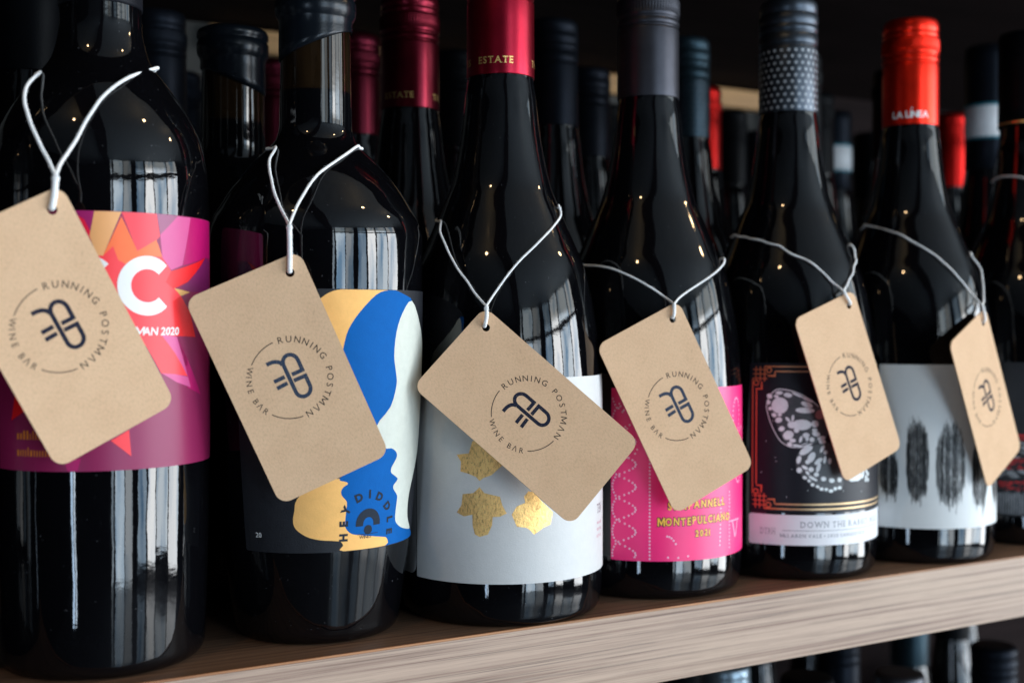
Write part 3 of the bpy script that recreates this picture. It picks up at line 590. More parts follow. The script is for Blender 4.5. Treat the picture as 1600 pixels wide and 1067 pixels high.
ART = json.loads('''{"B1":[["magenta",[[-24.0,167.2],[-13.9,167.4],[-16.4,158.4],[-21.3,163.9]]],["crimson",[[-22.0,165.6],[-18.7,164.1],[-15.6,159.6],[-12.2,152.3],[-15.5,156.7]]],["peach",[[-13.9,167.4],[-0.9,167.5],[-9.9,151.4],[-12.9,151.6],[-16.2,158.4]]],["salmon",[[-0.9,167.5],[17.5,167.1],[19.4,159.1],[17.4,157.7],[7.0,153.2]]],["orange",[[-0.9,165.5],[7.0,153.4],[17.2,157.7],[18.6,155.5],[20.6,151.7],[10.9,151.7],[2.4,148.2],[-3.7,148.6],[-9.9,151.4]]],["coral",[[-9.9,151.4],[-5.0,154.9],[-2.6,150.1],[2.4,148.2],[10.9,151.7],[20.6,151.7],[26.1,146.7],[27.0,142.7],[28.8,140.1],[32.7,137.8],[32.7,135.7],[42.9,122.7],[18.4,123.1],[14.5,117.3],[2.3,125.6],[-5.7,138.3],[-18.8,151.8]]],["mauve",[[17.5,167.1],[30.5,166.9],[19.6,159.6]]],["pink",[[30.5,166.9],[40.8,166.9],[37.7,158.3],[34.1,149.0],[26.1,147.0],[20.6,151.6],[19.4,159.6]]],["hotpink",[[40.8,166.9],[66.1,166.9],[68.4,152.6],[57.8,152.7],[34.4,149.0],[37.7,158.3]]],["scarlet",[[26.0,146.6],[57.8,152.7],[38.2,143.0],[27.5,140.2],[22.6,142.6]]],["violet",[[38.2,143.0],[57.8,152.7],[67.2,151.2],[66.7,139.4],[39.3,139.4],[32.8,140.8]]],["gold",[[28.1,140.5],[39.9,139.2],[32.7,137.7]]],["scarlet",[[32.7,137.7],[39.8,131.7],[44.9,122.5],[28.7,123.0],[27.0,135.7]]],["coral",[[7.8,123.6],[19.7,123.6],[28.3,116.8],[37.9,108.0],[28.2,109.0],[20.0,109.4]]],["pink",[[19.7,123.6],[29.7,122.7],[37.5,114.4],[37.9,107.8],[28.3,116.8]]],["hotpink",[[29.7,122.7],[43.6,107.8],[50.3,100.7],[37.4,103.8],[37.9,107.8],[37.5,114.4]]],["pink",[[20.0,109.5],[28.2,109.0],[37.9,107.8],[40.3,103.7],[29.0,106.1]]],["coral",[[-6.6,86.1],[2.4,89.7],[3.5,80.2]]],["hotpink",[[-29.4,79.4],[-20.9,80.1],[-22.5,75.5],[-27.6,75.6]]],["scarlet",[[-57.4,102.1],[-50.8,96.5],[-60.3,93.0]]]],"B2":[["cream",[[39.0,136.9],[30.0,131.9],[25.2,124.2],[23.7,114.7],[25.4,107.8],[26.0,103.0],[21.9,94.4],[12.5,86.7],[18.3,78.4],[23.8,77.6],[27.5,76.1],[28.8,74.2],[27.1,72.1],[24.5,69.6],[24.7,67.7],[27.8,66.2],[30.7,64.6],[27.3,62.4],[27.6,60.7],[31.0,58.1],[31.4,56.3],[30.8,52.4],[30.7,48.4],[33.1,46.0],[39.8,43.7],[53.0,42.0],[47.7,46.1],[45.4,50.0],[45.5,55.4],[48.4,60.9],[55.4,69.4],[65.1,80.1],[65.1,84.1],[65.0,104.6],[65.0,115.8],[51.0,128.0]]],["blue",[[39.0,136.9],[30.0,131.9],[25.2,124.2],[23.7,114.7],[25.4,107.8],[26.0,103.0],[21.9,94.4],[12.5,86.7],[-3.4,91.5],[-8.6,104.1],[-7.3,114.0],[-6.4,118.8],[-4.0,125.2],[1.7,131.8],[11.2,138.9],[19.2,140.9],[24.0,140.8],[32.0,139.2]]],["orange",[[-21.3,133.9],[-17.2,137.7],[-11.9,140.1],[-4.6,141.0],[6.5,141.0],[19.2,140.9],[11.2,138.9],[1.7,131.8],[-4.0,125.2],[-6.4,118.8],[-7.3,114.0],[-11.9,117.8],[-18.2,126.5]]],["blue",[[18.3,78.4],[23.8,77.6],[27.5,76.1],[28.8,74.2],[27.1,72.1],[24.5,69.6],[24.7,67.7],[27.8,66.2],[30.7,64.6],[27.3,62.4],[27.6,60.7],[31.0,58.1],[31.4,56.3],[30.8,52.4],[30.7,48.4],[33.1,46.0],[39.8,43.7],[53.0,42.0],[65.5,35.8],[26.0,37.6],[25.7,39.2],[23.8,41.4],[19.3,42.2],[7.2,43.7],[0.2,44.7],[-3.1,46.5],[-4.3,48.6],[-3.9,53.3],[-3.5,56.7],[-3.9,58.2],[-6.3,60.2],[-6.9,62.0],[-5.7,63.6],[-3.2,64.9],[-4.3,65.7],[-7.9,67.1],[2.5,72.4]]],["orange",[[-7.9,67.1],[-4.3,65.7],[-3.2,64.9],[-5.7,63.6],[-6.9,62.0],[-6.3,60.2],[-3.9,58.2],[-3.5,56.7],[-3.9,53.3],[-4.3,48.6],[-3.1,46.5],[0.2,44.7],[7.2,43.7],[19.3,42.2],[23.8,41.4],[25.7,39.2],[26.0,37.2],[-5.0,38.1],[-5.1,40.4],[-6.7,42.0],[-11.0,42.6],[-18.2,43.1],[-25.7,44.6],[-31.6,47.7],[-32.9,51.0],[-32.0,54.8],[-30.5,59.3],[-21.6,65.6]]]],"B3":[[[-43.6,78.4],[-39.7,80.0],[-32.8,73.1],[-27.9,68.6],[-33.4,64.5],[-37.6,63.3],[-39.7,62.0],[-41.6,63.6],[-45.5,64.8],[-50.1,65.7],[-49.7,69.7],[-52.2,72.7],[-45.5,73.4]],[[-39.7,59.4],[-37.2,57.0],[-29.1,55.5],[-27.9,52.0],[-25.6,48.5],[-29.1,47.2],[-32.8,47.0],[-33.2,43.5],[-35.3,39.7],[-39.7,38.6],[-42.2,39.6],[-43.4,43.3],[-43.5,47.8],[-48.1,46.9],[-52.2,48.4],[-49.5,51.6],[-48.8,56.2],[-42.9,56.9]],[[-14.3,57.6],[-11.4,57.2],[-6.8,53.0],[-4.7,51.4],[-0.4,48.1],[-1.9,43.1],[-6.1,41.9],[-8.8,40.5],[-11.2,39.3],[-13.4,41.2],[-15.3,42.3],[-20.4,42.9],[-21.7,45.4],[-23.1,48.0],[-20.4,51.4],[-16.0,52.8],[-16.6,55.4]]],"B5_wing":[[[-55.0,88.4],[-54.1,91.8],[-50.6,94.0],[-45.4,94.8],[-40.2,94.1],[-35.1,92.5],[-29.8,90.6],[-23.3,86.8],[-17.7,82.0],[-17.0,72.5],[-23.2,69.7],[-29.8,66.9],[-35.0,65.9],[-39.6,66.3],[-43.0,68.2],[-45.3,71.5],[-48.2,77.1],[-51.7,82.3],[-54.4,86.0]],[[-29.6,67.1],[-34.3,65.2],[-36.6,62.0],[-37.1,59.0],[-36.4,55.9],[-33.8,52.8],[-30.9,50.5],[-27.1,47.8],[-21.7,45.1],[-15.1,44.1],[-7.9,45.8],[-6.2,48.9],[-7.9,54.0],[-11.9,61.9],[-16.2,68.9],[-23.3,68.2]]],"B5_sh":[[[-42.0,87.2],[-42.6,85.3],[-44.3,83.9],[-46.7,83.3],[-49.1,83.8],[-50.8,85.1],[-51.5,87.0],[-50.8,89.0],[-49.1,90.4],[-46.7,90.9],[-44.4,90.5],[-42.6,89.1]],[[-51.5,91.1],[-52.0,90.7],[-52.8,90.6],[-53.6,90.7],[-54.2,91.2],[-54.5,91.7],[-54.4,92.3],[-53.9,92.7],[-53.2,92.8],[-52.3,92.6],[-51.7,92.2],[-51.4,91.6]],[[-52.4,88.7],[-52.5,88.2],[-52.9,87.8],[-53.5,87.6],[-54.1,87.7],[-54.6,88.1],[-54.7,88.6],[-54.6,89.2],[-54.1,89.6],[-53.5,89.7],[-53.0,89.6],[-52.5,89.2]],[[-51.3,85.6],[-51.5,85.2],[-51.9,84.9],[-52.5,84.7],[-53.1,84.8],[-53.5,85.1],[-53.7,85.6],[-53.5,86.0],[-53.1,86.3],[-52.5,86.4],[-51.9,86.3],[-51.5,86.0]],[[-48.8,82.1],[-49.1,81.7],[-49.8,81.4],[-50.5,81.5],[-51.2,81.8],[-51.5,82.2],[-51.6,82.7],[-51.2,83.1],[-50.6,83.4],[-49.8,83.3],[-49.2,83.0],[-48.8,82.6]],[[-45.5,80.5],[-45.5,79.8],[-46.0,79.2],[-46.9,78.8],[-47.9,78.7],[-48.8,78.9],[-49.2,79.5],[-49.2,80.1],[-48.7,80.8],[-47.8,81.2],[-46.8,81.3],[-46.0,81.0]],[[-43.9,76.0],[-44.0,75.4],[-44.5,74.8],[-45.3,74.5],[-46.2,74.5],[-46.9,74.8],[-47.3,75.3],[-47.2,75.9],[-46.7,76.4],[-45.9,76.8],[-45.0,76.8],[-44.3,76.5]],[[-38.8,73.6],[-38.7,72.5],[-39.4,71.4],[-40.6,70.7],[-42.1,70.4],[-43.5,70.7],[-44.3,71.6],[-44.5,72.7],[-43.8,73.7],[-42.6,74.5],[-41.1,74.7],[-39.7,74.4]],[[-45.1,93.4],[-45.3,93.0],[-46.1,92.7],[-47.1,92.5],[-48.2,92.6],[-48.9,92.9],[-49.2,93.4],[-48.9,93.8],[-48.2,94.1],[-47.1,94.3],[-46.1,94.2],[-45.3,93.9]],[[-47.4,91.4],[-47.7,91.1],[-48.3,90.9],[-49.0,91.0],[-49.7,91.2],[-50.2,91.5],[-50.3,91.8],[-50.0,92.1],[-49.4,92.3],[-48.7,92.3],[-48.0,92.1],[-47.6,91.8]],[[-39.6,92.0],[-40.0,91.6],[-40.9,91.3],[-42.1,91.3],[-43.3,91.6],[-44.1,92.0],[-44.3,92.6],[-43.9,93.1],[-43.0,93.4],[-41.8,93.4],[-40.6,93.1],[-39.8,92.6]],[[-45.5,82.5],[-45.7,82.2],[-46.2,82.0],[-46.8,81.9],[-47.4,82.0],[-47.9,82.2],[-48.1,82.4],[-47.9,82.7],[-47.4,82.9],[-46.8,83.0],[-46.2,83.0],[-45.7,82.8]],[[-27.1,86.8],[-27.8,86.3],[-29.2,86.3],[-30.9,86.6],[-32.5,87.2],[-33.5,88.0],[-33.7,88.7],[-33.0,89.2],[-31.6,89.2],[-29.9,88.9],[-28.3,88.3],[-27.3,87.5]],[[-26.0,84.8],[-26.7,84.1],[-28.8,83.7],[-31.6,83.6],[-34.4,83.8],[-36.3,84.3],[-37.0,85.0],[-36.3,85.7],[-34.3,86.1],[-31.5,86.2],[-28.7,86.0],[-26.7,85.4]],[[-33.0,91.4],[-33.6,91.3],[-34.8,91.5],[-36.4,92.0],[-38.0,92.6],[-39.1,93.2],[-39.4,93.6],[-38.9,93.6],[-37.6,93.4],[-36.0,92.9],[-34.4,92.3],[-33.3,91.7]],[[-26.6,89.0],[-27.2,88.9],[-28.5,89.0],[-30.1,89.5],[-31.7,90.1],[-32.8,90.8],[-33.1,91.2],[-32.5,91.4],[-31.2,91.2],[-29.5,90.7],[-27.9,90.1],[-26.8,89.5]],[[-23.4,78.2],[-23.6,77.3],[-24.4,76.8],[-25.5,76.6],[-26.6,76.8],[-27.4,77.4],[-27.7,78.2],[-27.4,79.0],[-26.6,79.6],[-25.5,79.8],[-24.5,79.6],[-23.7,79.0]],[[-24.1,75.2],[-24.3,74.7],[-24.9,74.4],[-25.6,74.3],[-26.4,74.4],[-27.0,74.8],[-27.2,75.2],[-27.0,75.6],[-26.4,75.9],[-25.6,76.0],[-24.9,75.9],[-24.3,75.6]],[[-22.4,72.9],[-22.8,72.4],[-23.8,72.1],[-25.0,72.2],[-26.2,72.5],[-26.9,73.1],[-27.1,73.7],[-26.6,74.2],[-25.7,74.4],[-24.5,74.4],[-23.3,74.0],[-22.5,73.5]],[[-29.0,72.6],[-29.2,72.0],[-29.9,71.5],[-30.9,71.3],[-31.9,71.5],[-32.6,72.0],[-32.9,72.6],[-32.7,73.2],[-31.9,73.6],[-30.9,73.8],[-30.0,73.6],[-29.2,73.2]],[[-29.4,70.9],[-29.5,70.4],[-29.9,69.9],[-30.3,69.8],[-30.8,69.9],[-31.2,70.3],[-31.3,70.9],[-31.2,71.5],[-30.8,71.9],[-30.4,72.1],[-29.9,71.9],[-29.5,71.5]],[[-25.9,70.4],[-26.1,69.9],[-26.6,69.5],[-27.4,69.3],[-28.2,69.5],[-28.7,69.9],[-28.9,70.4],[-28.7,71.0],[-28.2,71.4],[-27.4,71.6],[-26.6,71.4],[-26.1,71.0]],[[-19.0,71.5],[-19.1,70.9],[-19.9,70.4],[-21.1,70.1],[-22.4,70.1],[-23.3,70.3],[-23.8,70.8],[-23.6,71.3],[-22.8,71.8],[-21.7,72.1],[-20.4,72.2],[-19.4,71.9]],[[-18.6,69.4],[-18.9,68.9],[-19.7,68.5],[-20.8,68.4],[-21.8,68.6],[-22.6,68.9],[-22.9,69.5],[-22.6,70.0],[-21.8,70.4],[-20.8,70.5],[-19.7,70.3],[-18.9,69.9]],[[-33.3,70.5],[-33.7,69.7],[-34.2,69.2],[-34.7,69.1],[-35.0,69.4],[-35.1,70.1],[-34.9,70.9],[-34.5,71.6],[-34.0,72.1],[-33.5,72.2],[-33.2,71.9],[-33.2,71.3]],[[-37.2,69.9],[-37.4,69.5],[-38.1,69.1],[-39.0,69.0],[-39.9,69.1],[-40.6,69.4],[-40.8,69.9],[-40.6,70.4],[-39.9,70.7],[-39.0,70.9],[-38.1,70.7],[-37.4,70.4]],[[-39.3,67.6],[-39.7,67.2],[-40.3,66.9],[-41.1,67.0],[-41.7,67.3],[-42.1,67.8],[-42.1,68.3],[-41.8,68.8],[-41.1,69.0],[-40.3,69.0],[-39.7,68.7],[-39.3,68.2]],[[-33.3,66.9],[-33.8,66.6],[-34.9,66.5],[-36.3,66.7],[-37.7,67.0],[-38.6,67.4],[-38.9,67.8],[-38.5,68.0],[-37.4,68.1],[-36.0,68.0],[-34.6,67.7],[-33.6,67.3]],[[-27.0,68.6],[-27.4,68.3],[-28.6,67.8],[-30.2,67.2],[-31.8,66.8],[-33.1,66.6],[-33.6,66.6],[-33.3,66.9],[-32.1,67.4],[-30.5,68.0],[-28.8,68.4],[-27.6,68.6]],[[-28.0,77.7],[-28.8,76.5],[-30.9,75.6],[-33.6,75.3],[-36.4,75.7],[-38.3,76.6],[-39.0,77.8],[-38.3,79.1],[-36.3,79.9],[-33.5,80.2],[-30.8,79.9],[-28.7,78.9]],[[-37.3,77.8],[-37.6,76.9],[-38.5,76.3],[-39.6,76.1],[-40.7,76.3],[-41.6,76.9],[-41.9,77.7],[-41.6,78.5],[-40.8,79.1],[-39.6,79.3],[-38.5,79.1],[-37.6,78.6]],[[-35.4,74.4],[-36.0,74.0],[-36.8,73.9],[-37.6,74.1],[-38.1,74.6],[-38.3,75.3],[-38.1,75.9],[-37.5,76.3],[-36.7,76.4],[-35.9,76.2],[-35.3,75.7],[-35.2,75.0]],[[-41.3,80.8],[-40.8,80.2],[-40.5,79.6],[-40.7,79.2],[-41.1,79.1],[-41.8,79.4],[-42.5,79.8],[-43.0,80.5],[-43.3,81.0],[-43.2,81.4],[-42.7,81.5],[-42.0,81.3]],[[-38.2,81.0],[-38.4,80.3],[-38.7,79.7],[-39.1,79.5],[-39.5,79.8],[-39.7,80.3],[-39.7,81.1],[-39.5,81.9],[-39.1,82.4],[-38.8,82.6],[-38.4,82.3],[-38.2,81.8]],[[-27.3,67.0],[-27.3,66.1],[-28.3,64.9],[-30.0,63.9],[-31.9,63.1],[-33.6,62.9],[-34.6,63.3],[-34.6,64.2],[-33.7,65.4],[-32.0,66.5],[-30.0,67.2],[-28.3,67.4]],[[-34.0,60.2],[-34.5,59.4],[-35.2,58.8],[-35.9,58.7],[-36.4,59.1],[-36.6,59.9],[-36.5,60.8],[-36.0,61.7],[-35.3,62.2],[-34.6,62.3],[-34.0,61.9],[-33.8,61.1]],[[-33.4,55.3],[-33.6,54.7],[-34.2,54.2],[-35.0,54.0],[-35.7,54.2],[-36.3,54.6],[-36.5,55.3],[-36.3,56.0],[-35.8,56.4],[-35.0,56.6],[-34.2,56.5],[-33.6,56.0]],[[-30.4,51.4],[-30.7,51.0],[-31.3,50.9],[-31.9,50.9],[-32.5,51.2],[-32.9,51.6],[-32.9,52.0],[-32.6,52.3],[-32.0,52.5],[-31.4,52.4],[-30.8,52.1],[-30.4,51.8]],[[-28.1,49.7],[-28.4,49.5],[-28.9,49.4],[-29.4,49.5],[-29.9,49.8],[-30.0,50.2],[-30.0,50.5],[-29.6,50.8],[-29.1,50.9],[-28.6,50.7],[-28.2,50.5],[-28.0,50.1]],[[-25.7,48.2],[-25.9,47.8],[-26.3,47.5],[-26.9,47.3],[-27.4,47.5],[-27.9,47.8],[-28.0,48.2],[-27.9,48.6],[-27.5,48.9],[-26.9,49.0],[-26.3,48.9],[-25.9,48.6]],[[-22.6,46.8],[-22.9,46.6],[-23.5,46.5],[-24.0,46.6],[-24.5,46.8],[-24.8,47.2],[-24.8,47.6],[-24.5,47.8],[-24.0,47.9],[-23.4,47.8],[-22.9,47.6],[-22.6,47.2]],[[-20.0,46.0],[-20.2,45.6],[-20.6,45.3],[-21.2,45.2],[-21.8,45.4],[-22.3,45.6],[-22.4,46.0],[-22.3,46.4],[-21.8,46.7],[-21.2,46.8],[-20.6,46.7],[-20.2,46.4]],[[-17.0,45.7],[-17.2,45.4],[-17.6,45.2],[-18.2,45.1],[-18.7,45.2],[-19.2,45.5],[-19.3,45.8],[-19.2,46.1],[-18.7,46.3],[-18.2,46.4],[-17.6,46.3],[-17.2,46.1]],[[-13.6,44.9],[-13.8,44.5],[-14.3,44.2],[-15.1,44.1],[-15.8,44.3],[-16.3,44.6],[-16.5,45.0],[-16.3,45.3],[-15.8,45.6],[-15.1,45.7],[-14.3,45.6],[-13.8,45.3]],[[-10.9,45.9],[-11.1,45.6],[-11.5,45.3],[-12.1,45.2],[-12.7,45.3],[-13.1,45.6],[-13.3,46.0],[-13.1,46.4],[-12.7,46.7],[-12.1,46.8],[-11.5,46.6],[-11.1,46.3]],[[-7.6,46.2],[-7.7,45.8],[-8.2,45.6],[-8.9,45.5],[-9.6,45.6],[-10.1,45.9],[-10.3,46.3],[-10.1,46.7],[-9.6,47.0],[-8.9,47.0],[-8.2,46.9],[-7.7,46.6]],[[-26.0,61.0],[-27.0,59.9],[-28.2,59.3],[-29.3,59.3],[-29.9,60.0],[-29.9,61.2],[-29.3,62.4],[-28.3,63.5],[-27.1,64.1],[-26.0,64.1],[-25.4,63.4],[-25.4,62.2]],[[-21.0,61.2],[-20.9,60.6],[-21.4,59.8],[-22.4,59.0],[-23.7,58.3],[-24.8,58.1],[-25.5,58.3],[-25.6,58.9],[-25.1,59.7],[-24.1,60.5],[-22.9,61.2],[-21.7,61.4]],[[-28.6,59.5],[-28.8,58.9],[-29.3,58.5],[-29.9,58.4],[-30.6,58.5],[-31.1,58.9],[-31.3,59.5],[-31.1,60.0],[-30.6,60.4],[-29.9,60.5],[-29.3,60.4],[-28.8,60.0]],[[-26.3,55.7],[-26.5,55.1],[-27.1,54.7],[-27.9,54.6],[-28.6,54.7],[-29.2,55.1],[-29.4,55.7],[-29.2,56.3],[-28.6,56.7],[-27.9,56.9],[-27.1,56.7],[-26.5,56.3]],[[-23.1,53.2],[-23.3,52.6],[-23.9,52.3],[-24.6,52.1],[-25.3,52.3],[-25.9,52.7],[-26.1,53.2],[-25.9,53.7],[-25.4,54.1],[-24.6,54.3],[-23.9,54.1],[-23.3,53.7]],[[-18.3,51.0],[-18.5,50.4],[-19.1,50.1],[-19.9,49.9],[-20.7,50.1],[-21.3,50.5],[-21.5,51.0],[-21.3,51.6],[-20.8,52.0],[-19.9,52.1],[-19.1,51.9],[-18.5,51.5]],[[-12.7,50.1],[-13.0,49.5],[-13.6,49.2],[-14.5,49.0],[-15.4,49.2],[-16.1,49.6],[-16.3,50.2],[-16.1,50.7],[-15.5,51.1],[-14.6,51.2],[-13.7,51.0],[-13.0,50.6]],[[-7.7,50.3],[-7.9,49.7],[-8.4,49.3],[-9.2,49.2],[-9.9,49.4],[-10.4,49.8],[-10.6,50.4],[-10.5,51.0],[-9.9,51.4],[-9.2,51.5],[-8.4,51.3],[-7.9,50.9]],[[-17.5,64.1],[-17.7,63.6],[-18.2,63.2],[-18.8,63.1],[-19.4,63.3],[-19.8,63.6],[-20.0,64.1],[-19.8,64.6],[-19.4,65.0],[-18.8,65.1],[-18.2,65.0],[-17.7,64.6]],[[-19.9,65.5],[-20.6,64.7],[-21.4,64.2],[-22.0,64.2],[-22.3,64.6],[-22.2,65.4],[-21.7,66.3],[-21.0,67.1],[-20.2,67.5],[-19.6,67.6],[-19.3,67.2],[-19.4,66.4]],[[-18.4,60.3],[-18.7,59.5],[-19.1,58.9],[-19.6,58.7],[-20.0,59.0],[-20.2,59.7],[-20.2,60.6],[-19.9,61.4],[-19.4,62.0],[-18.9,62.2],[-18.5,61.9],[-18.3,61.2]],[[-14.8,59.8],[-14.9,59.1],[-15.3,58.6],[-15.9,58.4],[-16.5,58.6],[-16.9,59.1],[-17.1,59.8],[-16.9,60.5],[-16.5,61.0],[-15.9,61.2],[-15.4,61.0],[-14.9,60.5]],[[-30.0,55.9],[-30.5,55.7],[-31.2,55.7],[-32.1,56.0],[-32.9,56.5],[-33.3,57.0],[-33.3,57.4],[-32.9,57.7],[-32.1,57.6],[-31.2,57.4],[-30.5,56.9],[-30.0,56.4]],[[-29.1,53.1],[-29.5,53.0],[-30.1,53.2],[-30.6,53.6],[-31.0,54.1],[-31.1,54.6],[-30.9,54.9],[-30.5,55.0],[-29.9,54.8],[-29.4,54.4],[-29.0,53.9],[-28.9,53.4]],[[-24.1,50.2],[-24.6,50.0],[-25.7,50.2],[-27.1,50.7],[-28.3,51.3],[-29.0,51.9],[-29.2,52.4],[-28.6,52.6],[-27.6,52.4],[-26.2,51.9],[-25.0,51.2],[-24.2,50.6]],[[-22.1,56.4],[-22.7,55.3],[-23.4,54.6],[-24.1,54.5],[-24.6,54.9],[-24.7,55.8],[-24.4,56.9],[-23.8,58.0],[-23.1,58.7],[-22.4,58.9],[-21.9,58.4],[-21.8,57.5]]],"B5_pink":[[-20.1,81.9],[-21.0,80.9],[-22.4,80.4],[-23.8,80.6],[-24.9,81.3],[-25.4,82.4],[-25.1,83.6],[-24.2,84.6],[-22.9,85.1],[-21.5,84.9],[-20.3,84.2],[-19.8,83.1]]}''')
